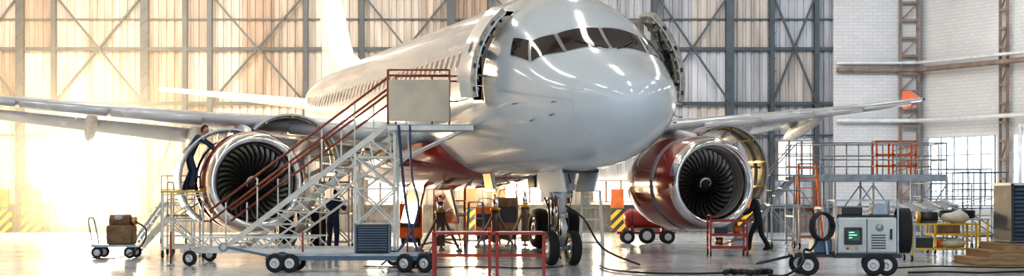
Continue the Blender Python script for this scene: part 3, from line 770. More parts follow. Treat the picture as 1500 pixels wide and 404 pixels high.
def tower(name, x0, x1, y0, y1, z, m, deckm='galv', railh=1.0, wheels=True, open_side=None, steps=True, rm=None):
    mb = MB(); zb = .15 if wheels else 0
    for x in (x0, x1):
        for y in (y0, y1):
            mb.bar((x, y, zb), (x, y, z), .05, .05, m)
            if wheels: mb.wheel((x, y, .1), .1, .05, n=16)
    nlev = max(1, int(z/.7))
    for y in (y0, y1):
        for i in range(nlev+1):
            zz = .25+(z-.3)*i/nlev; mb.bar((x0, y, zz), (x1, y, zz), .035, .035, m)
            if i < nlev: z2 = .25+(z-.3)*(i+1)/nlev; mb.bar((x0, y, zz if i % 2 else z2), (x1, y, z2 if i % 2 else zz), .03, .03, m)
    for x in (x0, x1):
        for i in range(nlev+1):
            zz = .25+(z-.3)*i/nlev; mb.bar((x, y0, zz), (x, y1, zz), .035, .035, m)
    mb.box(x0-.04, x1+.04, y0-.04, y1+.04, z, z+.05, deckm)
    if railh:
        segs = {'L': [(x0, y0, z), (x0, y1, z)], 'R': [(x1, y0, z), (x1, y1, z)], 'F': [(x0, y0, z), (x1, y0, z)], 'B': [(x0, y1, z), (x1, y1, z)]}
        for k_, sg_ in segs.items():
            if open_side and k_ in open_side: continue
            rails(mb, sg_, railh, rm or m, .018, (.5,), .9)
    if steps:
        for i in range(int(z/.26)):
            t = (i+.5)/int(z/.26); mb.bar((x0-.9+.85*t, y0+.1, z*t), (x0-.9+.85*t, y1-.1, z*t), .2, .03, m)
        for y in (y0+.1, y1-.1): mb.bar((x0-.95, y, .02), (x0-.02, y, z), .04, .09, m)
    return mb.obj(name)
tower('work_platform', -8.62, -7.62, 42.1, 43.2, 1.62, 'white_steel', 'yellow', .0, True, steps=False)
tower('step_platform', -9.0, -8.3, 44.6, 45.4, 1.0, 'white_steel', 'wood', .9, True)
tower('mobile_scaffold', -5.35, -4.55, 47.6, 48.6, 1.9, 'white_steel', 'galv', 1.0, True)
tower('mobile_scaffold', -2.3, -1.4, 50.2, 51.2, 1.0, 'orange', 'galv', .8, True, steps=False)

def stepladder(name, x, y, h, w, m, spread=.45, rung='galv'):
    mb = MB(); n_ = int(h/.28)
    for sx in (-1, 1):
        mb.bar((x+sx*w/2, y-spread, 0), (x+sx*w*.38, y, h), .04, .07, m); mb.bar((x+sx*w/2, y+spread, 0), (x+sx*w*.38, y, h), .035, .05, m)
    for i in range(1, n_+1):
        t = i/(n_+.4); ww = w/2*(1-t)+w*.38*t
        mb.bar((x-ww, y-spread*(1-t), h*t), (x+ww, y-spread*(1-t), h*t), .09, .03, rung)
        if i % 2: mb.bar((x-ww, y+spread*(1-t), h*t), (x+ww, y+spread*(1-t), h*t), .03, .03, rung)
    mb.box(x-w*.42, x+w*.42, y-.12, y+.1, h, h+.04, m)
    return mb.obj(name)
stepladder('step_ladder', 2.1, 45.3, 1.65, .62, 'white_steel', .45, 'white_steel')
stepladder('step_ladder', 9.0, 52.0, 2.5, .7, 'orange', .7, 'orange')
stepladder('step_ladder', -1.0, 47.2, 1.35, .5, 'galv')

def jack(name, x, y, h, m):
    mb = MB()
    for k_ in range(3):
        an = rad(90+120*k_); fx, fy = x+.62*math.cos(an), y+.62*math.sin(an)
        mb.bar((fx, fy, .06), (x+.08*math.cos(an), y+.08*math.sin(an), h*.62), .06, .06, m); mb.bar((fx, fy, .18), (x, y, .3), .04, .04, m)
        mb.lathe((fx, fy, 0), (0, 0, 1), [(0, .1), (.04, .1), (.08, .04)], 'galv', 14, True, True)
    mb.rod((x, y, .15), (x, y, h*.7), .13, m, 18); mb.rod((x, y, h*.7), (x, y, h*.9), .085, 'chrome', 16); mb.rod((x, y, h*.9), (x, y, h), .05, 'chrome', 14)
    mb.lathe((x, y, h*.7), (0, 0, 1), [(0, .16), (.06, .16), (.06, .08)], 'yellow', 18)
    mb.tube([(x+.12, y-.1, .4), (x+.5, y-.4, .5), (x+.6, y-.5, .02)], .02, 'black', 6)
    mb.obj(name)
jack('aircraft_jack', -2.0, 47.6, 1.55, 'rust_steel')
jack('aircraft_jack', .4, 52.4, 1.7, 'rust_steel')
jack('aircraft_jack', -.5, 51.6, 1.6, 'rust_steel')
mb = MB()
for i, (x, y, h, m_) in enumerate(((-3.1, 52.5, 1.3, 'orange'), (-.85, 56, 1.2, 'orange'), (-.15, 56.2, 1.5, 'brown_tarp'))):
    mb.bbox(x-.35, x+.35, y-.3, y+.3, .25, h, m_, .03); mb.box(x-.3, x+.3, y-.31, y-.29, h*.45, h*.8, 'charcoal')
    for sx in (-.25, .25): mb.wheel((x+sx, y-.25, .12), .12, .06, n=14); mb.wheel((x+sx, y+.25, .12), .12, .06, n=14)
    mb.box(x-.3, x+.3, y-.27, y+.27, .12, .26, 'dark_metal'); mb.tube([(x-.3, y, h), (x-.2, y, h+.25), (x+.2, y, h+.25), (x+.3, y, h)], .02, 'galv', 6)
mb.obj('tool_carts')

# ================================================================== FLOOR EQUIPMENT
mb = MB()
mb.bar((-4.95, 34.3, .30), (-1.75, 34.3, .30), .07, .12, 'blue_steel'); mb.bar((-4.95, 35.2, .30), (-1.75, 35.2, .30), .07, .12, 'blue_steel')
mb.box(-4.5, -1.9, 34.25, 35.25, .33, .38, 'galv')
for x in (-4.9, -3.9, -2.9, -1.8): mb.bar((x, 34.3, .30), (x, 35.2, .30), .07, .1, 'blue_steel')
for x in (-4.75, -4.45): 
    for y in (34.2, 35.3): mb.wheel((x, y, .19), .19, .10, axis=(.15, 1, 0))
for x in (-1.75, -2.15):
    for y in (34.2, 35.3): mb.wheel((x, y, .19), .19, .10, axis=(.5, 1, 0))
mb.bar((-4.95, 34.7, .32), (-5.8, 34.6, .5), .05, .05, 'blue_steel'); mb.lathe((-5.85, 34.6, .5), (0, 1, 0), [(-.03, .05), (-.03, .1), (.03, .1), (.03, .05), (-.03, .05)], 'galv', 16)
mb.rod((-1.7, 34.7, .35), (-1.45, 34.7, .9), .02, 'galv'); 
mb.obj('low_trolley')
mb = MB()
x0, x1, y0, y1, z0, z1 = -3.15, -2.47, 34.35, 34.95, .385, .96
mb.bbox(x0, x1, y0+.03, y1, z0, z1, 'charcoal', .02)
for i in range(10): z = z0+.06+i*.05; mb.box(x0+.05, x1-.05, y0, y0+.03, z, z+.02, 'blue_steel')
for x in (x0, x1): mb.box(x-.02, x+.02, y0-.01, y0+.05, z0, z1+.02, 'blue_steel')
mb.tube([(x0+.1, y0+.3, z1), (x0+.12, y0+.3, z1+.08), (x1-.12, y0+.3, z1+.08), (x1-.1, y0+.3, z1)], .015, 'galv', 6)
mb.obj('radiator_unit')

mb = MB()
X0, X1, Y0, Y1, Z = -1.46, .60, 31.7, 32.5, .84
for y in (Y0, Y1): mb.bar((X0, y, Z), (X1, y, Z), .05, .05, 'red_steel'); mb.bar((X0, y, .42), (X1, y, .42), .03, .03, 'red_steel')
for x in (X0, -.42, -.28, X1):
    mb.bar((x, Y0, Z), (x, Y1, Z), .05, .05, 'red_steel'); mb.bar((x, Y0, .42), (x, Y1, .42), .03, .03, 'red_steel')
    for y in (Y0, Y1): mb.bar((x, y, 0), (x, y, Z), .05, .05, 'red_steel'); mb.box(x-.05, x+.05, y-.05, y+.05, 0, .015, 'red_steel')
for a_, b_ in ((X0, -.42), (-.28, X1)):
    for k_ in range(5): mb.box(a_+.03, b_-.03, Y0+.05+k_*.15, Y0+.16+k_*.15, Z+.005, Z+.03, 'white_steel')
mb.obj('steel_bench_frame')

mb = MB()
mb.lathe((3.62, 55.6, .82), (1, 0, 0), [(0, 0), (.03, .16), (.1, .27), (.2, .32), (1.36, .32), (1.46, .27), (1.53, .16), (1.56, 0)], 'red_steel', 28)
for x in (3.9, 4.9): mb.box(x-.05, x+.05, 55.35, 55.85, .3, .6, 'red_steel'); mb.lathe((x-.02, 55.6, .82), (1, 0, 0), [(0, .325), (.04, .325)], 'dark_metal', 28)
mb.bar((3.4, 55.6, .35), (5.3, 55.6, .35), .5, .08, 'red_steel')
for x in (3.75, 5.05):
    for y in (55.2, 56.0): mb.wheel((x, y, .22), .22, .12, axis=(0, 1, 0))
mb.rod((3.4, 55.6, .38), (2.9, 55.5, .7), .025, 'galv'); mb.rod((4.4, 55.6, 1.14), (4.4, 55.6, 1.28), .05, 'brass', 12); mb.ball((4.4, 55.6, 1.3), .06, 'galv')
mb.wheel((4.35, 55.0, .27), .27, .13, axis=(0, 1, 0))
mb.obj('air_receiver_trolley')

mb = MB(); X0, X1, Y0, Y1 = 5.05, 5.98, 43.4, 44.1
for x in (X0, X1):
    for y in (Y0, Y1): mb.bar((x, y, .1), (x, y, .9), .045, .045, 'red_steel'); mb.wheel((x, y, .07), .07, .04, n=14)
for z in (.2, .52, .88): mb.box(X0, X1, Y0, Y1, z, z+.03, 'red_steel'); mb.box(X0, X1, Y0-.01, Y0+.01, z, z+.07, 'red_steel')
mb.bar((X0, Y0, .2), (X1, Y0, .52), .03, .03, 'red_steel')
mb.bbox(5.15, 5.5, 43.5, 43.9, .55, .74, 'charcoal', .02); mb.bbox(5.58, 5.9, 43.5, 43.95, .23, .42, 'galv', .02); mb.rod((5.3, 43.7, .3), (5.3, 43.7, .48), .1, 'brass', 14)
mb.rod((5.75, 43.7, .55), (5.75, 43.7, .78), .09, 'orange', 14)
mb.bar((X0, Y0, .9), (X0, Y0, 1.05), .03, .03, 'red_steel'); mb.bar((X0, Y0, 1.05), (X0, Y1, 1.05), .03, .03, 'red_steel'); mb.bar((X0, Y1, .9), (X0, Y1, 1.05), .03, .03, 'red_steel')
mb.obj('parts_stand')

# ground power unit
mb = MB()
mb.bbox(6.28, 7.42, 32.9, 33.8, .42, 1.12, 'cabinet', .03)
mb.box(6.30, 7.40, 32.88, 32.9, .46, 1.08, 'cabinet'); mb.box(6.83, 6.845, 32.87, 32.89, .45, 1.09, 'charcoal')
mb.bbox(6.40, 6.74, 32.83, 32.9, .60, .93, 'charcoal', .015); mb.box(6.46, 6.68, 32.82, 32.84, .68, .87, 'screen')
for i, (a_, b_) in enumerate(((6.48, 6.58), (6.48, 6.63), (6.48, 6.54))): mb.box(a_, b_, 32.812, 32.822, .825-.05*i, .843-.05*i, 'screen_line')
for i in range(3): mb.lathe((6.46+i*.09, 32.86, .53), (0, -1, 0), [(0, .022), (.03, .022), (.03, 0)], ['red_steel', 'yellow', 'galv'][i], 12)
for i in range(6): mb.box(6.92, 7.2, 32.87, 32.885, .52+i*.05, .54+i*.05, 'charcoal')
mb.lathe((7.08, 32.86, .93), (0, -1, 0), [(0, .07), (.02, .07), (.02, 0)], 'galv', 18); mb.bar((7.3, 32.85, .7), (7.3, 32.85, .9), .03, .04, 'charcoal')
mb.box(6.2, 7.5, 32.85, 33.85, .34, .42, 'charcoal')
for x in (6.25, 7.45):
    for y in (32.95, 33.75): mb.bar((x, y, .35), (x, y, 1.45), .035, .035, 'galv')
mb.bar((6.25, 32.95, 1.45), (7.45, 32.95, 1.45), .035, .035, 'galv'); mb.bar((6.25, 33.75, 1.45), (7.45, 33.75, 1.45), .035, .035, 'galv')
for x in (6.25, 7.45): mb.bar((x, 32.95, 1.45), (x, 33.75, 1.45), .035, .035, 'galv')
mb.box(6.25, 7.45, 32.95, 33.75, 1.13, 1.16, 'charcoal'); mb.bbox(6.4, 6.8, 33.1, 33.6, 1.16, 1.32, 'dark_metal', .02); mb.bbox(7.0, 7.3, 33.1, 33.5, 1.16, 1.4, 'galv', .02)
mb.bar((5.45, 33.0, .38), (6.3, 33.0, .38), .06, .06, 'charcoal'); mb.bar((5.45, 33.7, .38), (6.3, 33.7, .38), .06, .06, 'charcoal'); mb.bar((5.5, 33.0, .38), (5.5, 33.7, .38), .06, .06, 'charcoal')
mb.bar((6.1, 33.0, .38), (6.0, 33.0, 1.3), .04, .04, 'galv'); mb.bar((6.1, 33.7, .38), (6.0, 33.7, 1.3), .04, .04, 'galv'); mb.bar((6.0, 33.0, 1.3), (6.0, 33.7, 1.3), .04, .04, 'galv')
mb.bbox(5.85, 6.2, 33.05, 33.65, .42, .72, 'blue_steel', .03)
for k_ in range(4): mb.tube([(5.95+.2*math.cos(t*PI/6)+.02*k_, 32.95-.03*k_, .95+.26*math.sin(t*PI/6)) for t in range(13)], .022, 'black', 8, 2)
mb.tube([(5.9, 32.95, .7), (5.75, 32.8, .5), (5.6, 32.7, .5), (5.55, 32.6, .25), (5.2, 32.4, .03), (4.9, 32.6, .03)], .025, 'black', 8)
mb.bar((5.5, 33.35, .38), (4.9, 33.2, .25), .05, .05, 'charcoal'); mb.tube([(4.75, 33.2, .22), (4.85, 33.28, .25), (4.95, 33.2, .25), (4.85, 33.1, .24), (4.75, 33.2, .22)], .02, 'charcoal', 6)
for k_ in range(7): mb.tube([(7.52+.035*k_, 33.3+.27*math.cos(t*PI/6), .86+.42*math.sin(t*PI/6)) for t in range(13)], .026, 'black', 8, 2)
mb.bar((7.45, 33.3, 1.0), (7.85, 33.3, 1.0), .06, .06, 'galv'); mb.bar((7.45, 33.3, .5), (7.85, 33.3, .5), .06, .06, 'galv'); mb.bar((7.85, 33.3, .5), (7.85, 33.3, 1.0), .04, .04, 'galv')
for (x, y) in ((5.7, 32.85), (5.7, 33.85), (6.95, 32.8), (7.2, 32.8), (7.15, 33.9)): mb.wheel((x, y, .21), .21, .12, axis=(.25, 1, 0))
mb.obj('ground_power_unit')

mb = MB(); X0, X1, Y0, Y1, Z = 9.35, 10.85, 39.9, 40.7, .86
for x in (X0, X1):
    for y in (Y0, Y1): mb.bar((x, y, .12), (x, y, Z), .05, .05, 'yellow'); mb.wheel((x, y, .08), .08, .04, n=14)
mb.box(X0-.03, X1+.03, Y0-.03, Y1+.03, Z, Z+.04, 'yellow'); mb.box(X0, X1, Y0, Y1, .28, .31, 'yellow'); mb.bar((X0, Y0, .3), (X1, Y0, .3), .05, .05, 'yellow')
mb.ell((10.45, 40.2, Z+.17), ((.32, 0, 0), (0, .25, 0), (0, 0, .16)), 'cloth_bag', fn=lambda a_, b_, c_: (a_*(1+.15*math.sin(5*b_)), b_, c_*(1+.2*math.sin(4*a_))))
mb.rod((9.6, 40.2, Z+.18), (10.0, 40.2, Z+.18), .13, 'dark_metal', 18); mb.rod((9.55, 40.2, Z+.18), (9.6, 40.2, Z+.18), .17, 'brass', 18); mb.bbox(9.62, 9.98, 40.05, 40.4, Z+.04, Z+.1, 'charcoal', .01)
mb.bbox(9.5, 9.9, 40.1, 40.5, .31, .55, 'charcoal', .02); mb.ell((10.4, 40.25, .42), ((.3, 0, 0), (0, .25, 0), (0, 0, .12)), 'cloth_bag')
mb.rod((10.1, 40.3, .31), (10.1, 40.3, .52), .08, 'orange', 14)
mb.obj('work_bench')
mb = MB()
for x in (11.2, 12.6):
    for y in (45.2, 46): mb.bar((x, y, .15), (x, y, .9), .05, .05, 'yellow'); mb.wheel((x, y, .1), .1, .05, n=14)
mb.box(11.15, 12.65, 45.15, 46.05, .5, .55, 'yellow'); mb.box(11.15, 12.65, 45.15, 46.05, .9, .94, 'galv')
for k_ in range(4): mb.tube([(11.9+.45*math.cos(t*PI/6), 45.6+.3*math.sin(t*PI/6), .98+.05*k_) for t in range(13)], .03, 'black', 8, 2)
mb.bbox(11.3, 11.9, 45.3, 45.9, .55, .8, 'brown_tarp', .03)
mb.obj('hose_trolley')
mb = MB()
mb.box(11.0, 13.6, 37.6, 39.0, .55, 1.78, 'charcoal')
for i in range(13):
    z = .60+i*.09; R = Matrix.Rotation(rad(30), 3, 'X'); mb.box(-1.25, 1.25, -.05, .02, 0, .03, 'blue_steel', R, V(12.3, 37.56, z))
for x in (11.0, 11.87, 12.73, 13.6): mb.box(x-.03, x+.03, 37.5, 37.62, .55, 1.8, 'charcoal')
mb.box(10.95, 13.65, 37.5, 39.05, 1.77, 1.83, 'cabinet'); mb.box(10.95, 13.65, 37.5, 39.05, .52, .56, 'blue_steel')
mb.obj('louvred_air_unit')
mb = MB()
for k_ in range(3):
    x0 = 10.15+k_*.3; mb.box(x0, 13.8, 37.3, 39.2, .02+k_*.16, .16+k_*.16, 'wood'); mb.box(x0-.02, 13.8, 37.28, 39.22, .15+k_*.16, .18+k_*.16, 'wood')
mb.box(10.15, 13.8, 37.3, 39.2, 0, .03, 'wood')
mb.obj('timber_step_base')

mb = MB()
mb.box(-10.35, -9.25, 41.9, 42.7, .28, .34, 'galv')
for x in (-10.2, -9.4):
    for y in (41.95, 42.65): mb.wheel((x, y, .15), .15, .07, axis=(0, 1, 0), n=18)
mb.bbox(-10.0, -9.35, 42.0, 42.6, .34, .82, 'brown_tarp', .06); mb.rod((-9.95, 42.3, .92), (-9.45, 42.3, .92), .16, 'brown_tarp', 18); mb.rod((-9.45, 42.3, .92), (-9.3, 42.3, .92), .1, 'brass', 16)
mb.tube([(-10.3, 42.0, .3), (-10.42, 42.0, .9), (-10.42, 42.3, 1.0), (-10.42, 42.6, .9), (-10.3, 42.6, .3)], .02, 'galv', 8); mb.lathe((-9.7, 42.1, .98), (0, -.3, 1), [(0, .1), (.06, .1), (.06, 0)], 'galv', 16)
mb.tube([(-9.3, 42.2, .9), (-9.0, 42.0, .7), (-9.1, 41.8, .3), (-9.6, 41.6, .03), (-10.3, 41.7, .03)], .02, 'black', 8)
mb.obj('pump_cart')

mb = MB(); DX0, DX1, DYa, DYb, Z = 8.9, 13.6, 53.4, 55.4, 2.15
mb.box(DX0, DX1, DYa, DYb, Z, Z+.07, 'galv'); mb.bar((DX0, DYa, Z-.05), (DX1, DYa, Z-.05), .08, .2, 'galv'); mb.bar((DX0, DYb, Z-.05), (DX1, DYb, Z-.05), .08, .2, 'galv')
rails(mb, [(DX0, DYa, Z), (DX1, DYa, Z)], 1.05, 'galv', .022, (.5,), .75); rails(mb, [(DX0, DYb, Z), (DX1, DYb, Z)], 1.05, 'galv', .022, (.33, .66), .75)
rails(mb, [(DX1, DYa, Z), (DX1, DYb, Z)], 1.05, 'galv')
xs = [DX0, 10.1, 11.3, 12.5, DX1]
for i, x in enumerate(xs):
    for y in (DYa, DYb): mb.bar((x, y, 0), (x, y, Z), .07, .07, 'galv'); mb.box(x-.1, x+.1, y-.1, y+.1, 0, .02, 'galv')
    mb.bar((x, DYa, .9), (x, DYb, .9), .045, .045, 'galv')
    if i < 4:
        for y in (DYa, DYb):
            mb.bar((x, y, .25), (xs[i+1], y, .25), .045, .045, 'galv'); mb.bar((x, y, 1.2), (xs[i+1], y, 1.2), .045, .045, 'galv')
            mb.bar((x, y, .25 if i % 2 else 1.9), (xs[i+1], y, 1.9 if i % 2 else .25), .04, .04, 'galv')
for s_ in (0, .8): mb.bar((DX0, DYa+.2+s_, Z), (DX0-1.9, DYa+.2+s_, .05), .05, .14, 'galv'); mb.rod((DX0, DYa+.2+s_, Z+1), (DX0-1.9, DYa+.2+s_, 1.05), .02, 'galv')
for i in range(9): t = (i+.5)/9; mb.bar((DX0-1.9*t, DYa+.2, Z*(1-t)), (DX0-1.9*t, DYa+1.0, Z*(1-t)), .22, .03, 'galv')
mb.obj('docking_platform')
mb = MB()
for x in (11.55, 12.05, 12.75):
    for y in (54.0, 54.6): mb.bar((x, y, 2.22), (x+.04*(x-12), y, 3.28), .05, .05, 'orange')
for z in (2.5, 2.85, 3.25):
    for y in (54.0, 54.6): mb.bar((11.5, y, z), (12.8, y, z), .05, .05, 'orange')
    for x in (11.55, 12.75): mb.bar((x, 54.0, z), (x, 54.6, z), .05, .05, 'orange')
mb.box(11.5, 12.8, 53.98, 54.62, 3.26, 3.30, 'orange')
for k_ in range(4): mb.bar((12.05, 54.0, 2.3+.22*k_), (12.75, 54.0, 2.5+.22*k_), .03, .03, 'orange')
mb.obj('orange_guard_frame')
tower('mobile_scaffold', 14.6, 17.0, 60.5, 62, 1.5, 'galv', 'galv', 1.0, True)
tower('mobile_scaffold', 12.0, 13.2, 49.0, 50, 1.0, 'galv', 'wood', .9, True)
tower('mobile_scaffold', 14.4, 15.8, 54.5, 55.8, 1.2, 'blue_steel', 'galv', 1.1, True, steps=False)
tower('maintenance_stand', 7.5, 8.3, 49.3, 50.2, 1.25, 'galv', 'galv', .9, True)
tower('maintenance_stand', -11.3, -10.5, 55, 56, 1.3, 'galv', 'galv', .9, True)
mb = MB()
mb.add([V(9.6, 46.5, .95), V(12.1, 46.0, 1.25), V(12.1, 47.6, 1.45), V(9.6, 48.1, 1.1)], [(0, 1, 2, 3)], 'galv')
for (x, y, z) in ((9.7, 46.6, .97), (12.0, 46.1, 1.23), (12.0, 47.5, 1.42), (9.7, 48, 1.1), (10.8, 46.3, 1.08)): mb.bar((x, y, 0), (x, y, z), .05, .05, 'galv')
for k_ in range(7): mb.rod((9.7+k_*.38, 46.5-k_*.08, 1.0+k_*.045), (9.7+k_*.38, 48.0-k_*.08, 1.15+k_*.045), .05, 'pipe_white', 10)
mb.bar((9.7, 46.6, .4), (12.0, 46.1, .4), .04, .04, 'galv')
mb.obj('roller_table')
def cable(name, pts, r=.02, m='black'):
    mb = MB(); mb.tube(pts, r, m, 8, 8); mb.obj(name)
cable('floor_cable', [(1.9, 37.0, .03), (2.0, 35.0, .03), (2.5, 33.6, .03), (3.4, 33.1, .03), (4.2, 33.4, .03), (5.0, 33.0, .03)])
cable('floor_cable', [(7.8, 33.6, .03), (8.6, 33.9, .03), (9.2, 33.5, .03), (10.0, 34.0, .03), (11.2, 34.4, .03)], .022)
cable('floor_cable', [(7.8, 35.6, .03), (9.0, 36.6, .03), (9.6, 36.4, .03), (10.6, 35.9, .03), (11.8, 36.6, .03)], .018)
cable('floor_cable', [(-3.2, 36.9, .02), (-2.0, 36.2, .02), (-.8, 36.6, .02), (.4, 35.9, .02), (1.1, 36.8, .02)], .016)
mb = MB()
pts = [(4.1+.9*t/20+.02*math.sin(t), 32.9+.25*math.sin(t*.45), .06+.02*abs(math.sin(t*.6))) for t in range(21)]
mb.tube(pts, [.05+.014*(t % 2) for t in range(21)], 'black', 10, 3); mb.obj('corrugated_hose')

# ================================================================== PEOPLE
def person(name, loc, heading, J, hd, cols, hair='hair_dark', curl=.6):
    """local frame: x right, y forward, z up"""
    Rz = Matrix.Rotation(heading, 3, 'Z'); o = V(*loc)
    D = {'pelvis': (0, 0, .95), 'spine': (0, .01, 1.12), 'chest': (0, .02, 1.31), 'neck': (0, .02, 1.48), 'head': (0, .035, 1.55)}
    for s_, k_ in ((1, 'R'), (-1, 'L')):
        D['sh'+k_] = (s_*.185, .0, 1.41); D['el'+k_] = (s_*.24, -.02, 1.14); D['wr'+k_] = (s_*.25, .08, .90)
        D['hp'+k_] = (s_*.095, 0, .89); D['kn'+k_] = (s_*.11, .03, .50); D['an'+k_] = (s_*.12, -.02, .10); D['to'+k_] = (s_*.14, .17, .045); D['he'+k_] = (s_*.12, -.06, .045)
    D.update(J)
    D = {k: V(*v) for k, v in D.items()}
    rr = {'pelvis': (.165, .12), 'spine': (.15, .11), 'chest': (.175, .125), 'neck': (.062, .062), 'head': (.055, .055)}
    for k_ in 'RL':
        rr['sh'+k_] = (.085, .085); rr['el'+k_] = (.058, .058); rr['wr'+k_] = (.04, .04); rr['hp'+k_] = (.105, .105); rr['kn'+k_] = (.075, .075); rr['an'+k_] = (.058, .058); rr['to'+k_] = (.045, .045); rr['he'+k_] = (.045, .045)
    E = [('pelvis', 'spine'), ('spine', 'chest'), ('chest', 'neck'), ('neck', 'head')]
    for k_ in 'RL': E += [('chest', 'sh'+k_), ('sh'+k_, 'el'+k_), ('el'+k_, 'wr'+k_), ('pelvis', 'hp'+k_), ('hp'+k_, 'kn'+k_), ('kn'+k_, 'an'+k_), ('an'+k_, 'to'+k_), ('an'+k_, 'he'+k_)]
    bm = bmesh.new(); lay = bm.verts.layers.skin.verify(); vm = {}
    for k in D:
        v = bm.verts.new(D[k]); v[lay].radius = rr[k]; v[lay].use_root = (k == 'pelvis'); vm[k] = v
    for a_, b_ in E: bm.edges.new((vm[a_], vm[b_]))
    me = bpy.data.meshes.new('tmp'); bm.to_mesh(me); bm.free()
    ob = bpy.data.objects.new('tmp', me); scene.collection.objects.link(ob)
    sk = ob.modifiers.new('s', 'SKIN'); sk.use_smooth_shade = True
    ob.modifiers.new('u', 'SUBSURF').levels = 2
    dg = bpy.context.evaluated_depsgraph_get(); dg.update()
    ev = bpy.data.meshes.new_from_object(ob.evaluated_get(dg))
    vs = [v.co.copy() for v in ev.vertices]; fs = [list(p.vertices) for p in ev.polygons]
    bpy.data.objects.remove(ob); bpy.data.meshes.remove(me)
    def part(c):
        best = None
        for a_, b_ in E:
            A_, B_ = D[a_], D[b_]; d = B_-A_; t = max(0, min(1, (c-A_).dot(d)/d.length_squared)); q = (c-(A_+d*t)).length/((rr[a_][0]+rr[b_][0])/2)
            if best is None or q < best[0]: best = (q, a_, b_, t)
        _, a_, b_, t = best
        if b_ == 'head' or (b_ == 'neck' and t > .75): return 'flesh'
        if b_[:2] in ('to', 'he') or (b_[:2] == 'an' and t > .93): return 'black'
        if b_[:2] in ('hp', 'kn', 'an') or (b_ == 'spine' and t < .3): return cols[1]
        return cols[0]
    mb = MB(); groups = {}
    for f in fs:
        c = sum((vs[i] for i in f), V(0, 0, 0))/len(f); groups.setdefault(part(c), []).append(f)
    for g_, ff in groups.items():
        used = sorted(set(i for f in ff for i in f)); mp = {u: i for i, u in enumerate(used)}
        mb.add([vs[i] for i in used], [[mp[i] for i in f] for f in ff], g_, True)
    mb.lathe(D['neck']-V(0, 0, .035), D['head']-D['neck'], [(0, .078), (.03, .074)], cols[0], 16)
    fwd = V(*hd).normalized(); right = fwd.cross(V(0, 0, 1)).normalized(); up = right.cross(fwd).normalized()
    hc = D['head']+up*.10+fwd*.015
    def shape(x, y, z):
        if z < 0: k = 1-.28*z*z-.12*(-z); x *= k; y *= (1-.12*(-z)) if y > 0 else (1-.35*(-z))
        return (x, y, z)
    ax = (right*.077, fwd*.098, up*.122)
    mb.ell(hc, ax, 'flesh', 20, 14, fn=shape)
    ax2 = (right*.084, fwd*.104, up*.129)
    mb.ell(hc-fwd*.004+up*.003, ax2, hair, 20, 14, fn=shape, keep=lambda x, y, z: (z > .55 and y < .75) or (y < .12 and z > -.1) or (y < -.35 and z > -.55))
    mb.ell(hc+fwd*.098-up*.012, (right*.014, fwd*.022, up*.026), 'flesh', 8, 6)
    for s_ in (1, -1):
        mb.ell(hc+right*.078*s_-up*.008, (right*.012, fwd*.02, up*.033), 'flesh', 8, 6)
        mb.ell(hc+right*.03*s_+fwd*.086+up*.012, (right*.012, fwd*.01, up*.007), 'eye_dark', 8, 6)
        mb.ell(hc+right*.03*s_+fwd*.088+up*.03, (right*.018, fwd*.008, up*.004), hair, 8, 6)
    mb.ell(hc+fwd*.083-up*.058, (right*.024, fwd*.01, up*.007), 'lips', 8, 6)
    for s_, k_ in ((1, 'R'), (-1, 'L')):
        w_ = D['wr'+k_]; d = (w_-D['el'+k_]).normalized()
        inner = V(-s_, .2, 0); sd = V(0, 1, 0) if abs(d.y) < .7 else V(0, 0, 1)
        thumb = (sd-d*sd.dot(d)).normalized(); nrm = d.cross(thumb).normalized()
        if nrm.dot(inner) < 0: nrm = -nrm
        pc = w_+d*.055
        mb.rod(w_-d*.03, w_+d*.03, .031, 'flesh', 10, .027)
        mb.ell(pc, (d*.055, thumb*.042, nrm*.017), 'flesh', 12, 8)
        for i, ln in enumerate((.072, .082, .076, .058)):
            b0 = pc+d*.038+thumb*(.027-.018*i)
            p1 = b0+d*ln*.45+nrm*ln*.12*curl; p2 = p1+d*ln*.32+nrm*ln*.30*curl; p3 = p2+d*ln*.18+nrm*ln*.35*curl
            mb.tube([b0, p1, p2, p3], [.0095, .009, .0082, .006], 'flesh', 6, 2)
        b0 = pc-d*.025+thumb*.03
        mb.tube([b0, b0+thumb*.025+d*.028, b0+thumb*.034+d*.058+nrm*.012], [.012, .0105, .007], 'flesh', 6, 2)
    mb.v = [tuple(Rz @ V(*p)+o) for p in mb.v]
    return mb.obj(name)

person('mechanic', (-8.02, 42.62, 1.67), rad(-78), {
    'pelvis': (0, -.05, .90), 'spine': (0, .04, 1.06), 'chest': (0, .14, 1.23), 'neck': (0, .24, 1.37), 'head': (0, .29, 1.43),
    'shR': (.18, .16, 1.32), 'shL': (-.18, .18, 1.32), 'elR': (.25, .40, 1.18), 'elL': (-.24, .42, 1.22), 'wrR': (.2, .52, 1.02), 'wrL': (-.16, .56, 1.12),
    'hpR': (.095, -.05, .84), 'hpL': (-.095, -.05, .84), 'knR': (.12, .10, .48), 'knL': (-.12, .02, .48), 'anR': (.13, -.02, .1), 'anL': (-.13, -.16, .1),
    'toR': (.14, .16, .045), 'toL': (-.14, .02, .045), 'heR': (.13, -.06, .045), 'heL': (-.13, -.2, .045)}, (0.1, 1, -.35), ('overalls_blue', 'overalls_blue'))
person('mechanic', (-4.82, 45.9, 0), rad(-25), {
    'chest': (0, .07, 1.30), 'neck': (0, .12, 1.46), 'head': (0, .15, 1.53), 'spine': (0, .03, 1.12),
    'elR': (.25, .16, 1.18), 'elL': (-.25, .16, 1.18), 'wrR': (.17, .38, 1.24), 'wrL': (-.16, .38, 1.22),
    'shR': (.185, .06, 1.40), 'shL': (-.185, .06, 1.40)}, (0.15, 1, -.3), ('overalls_blue', 'trousers_navy'))
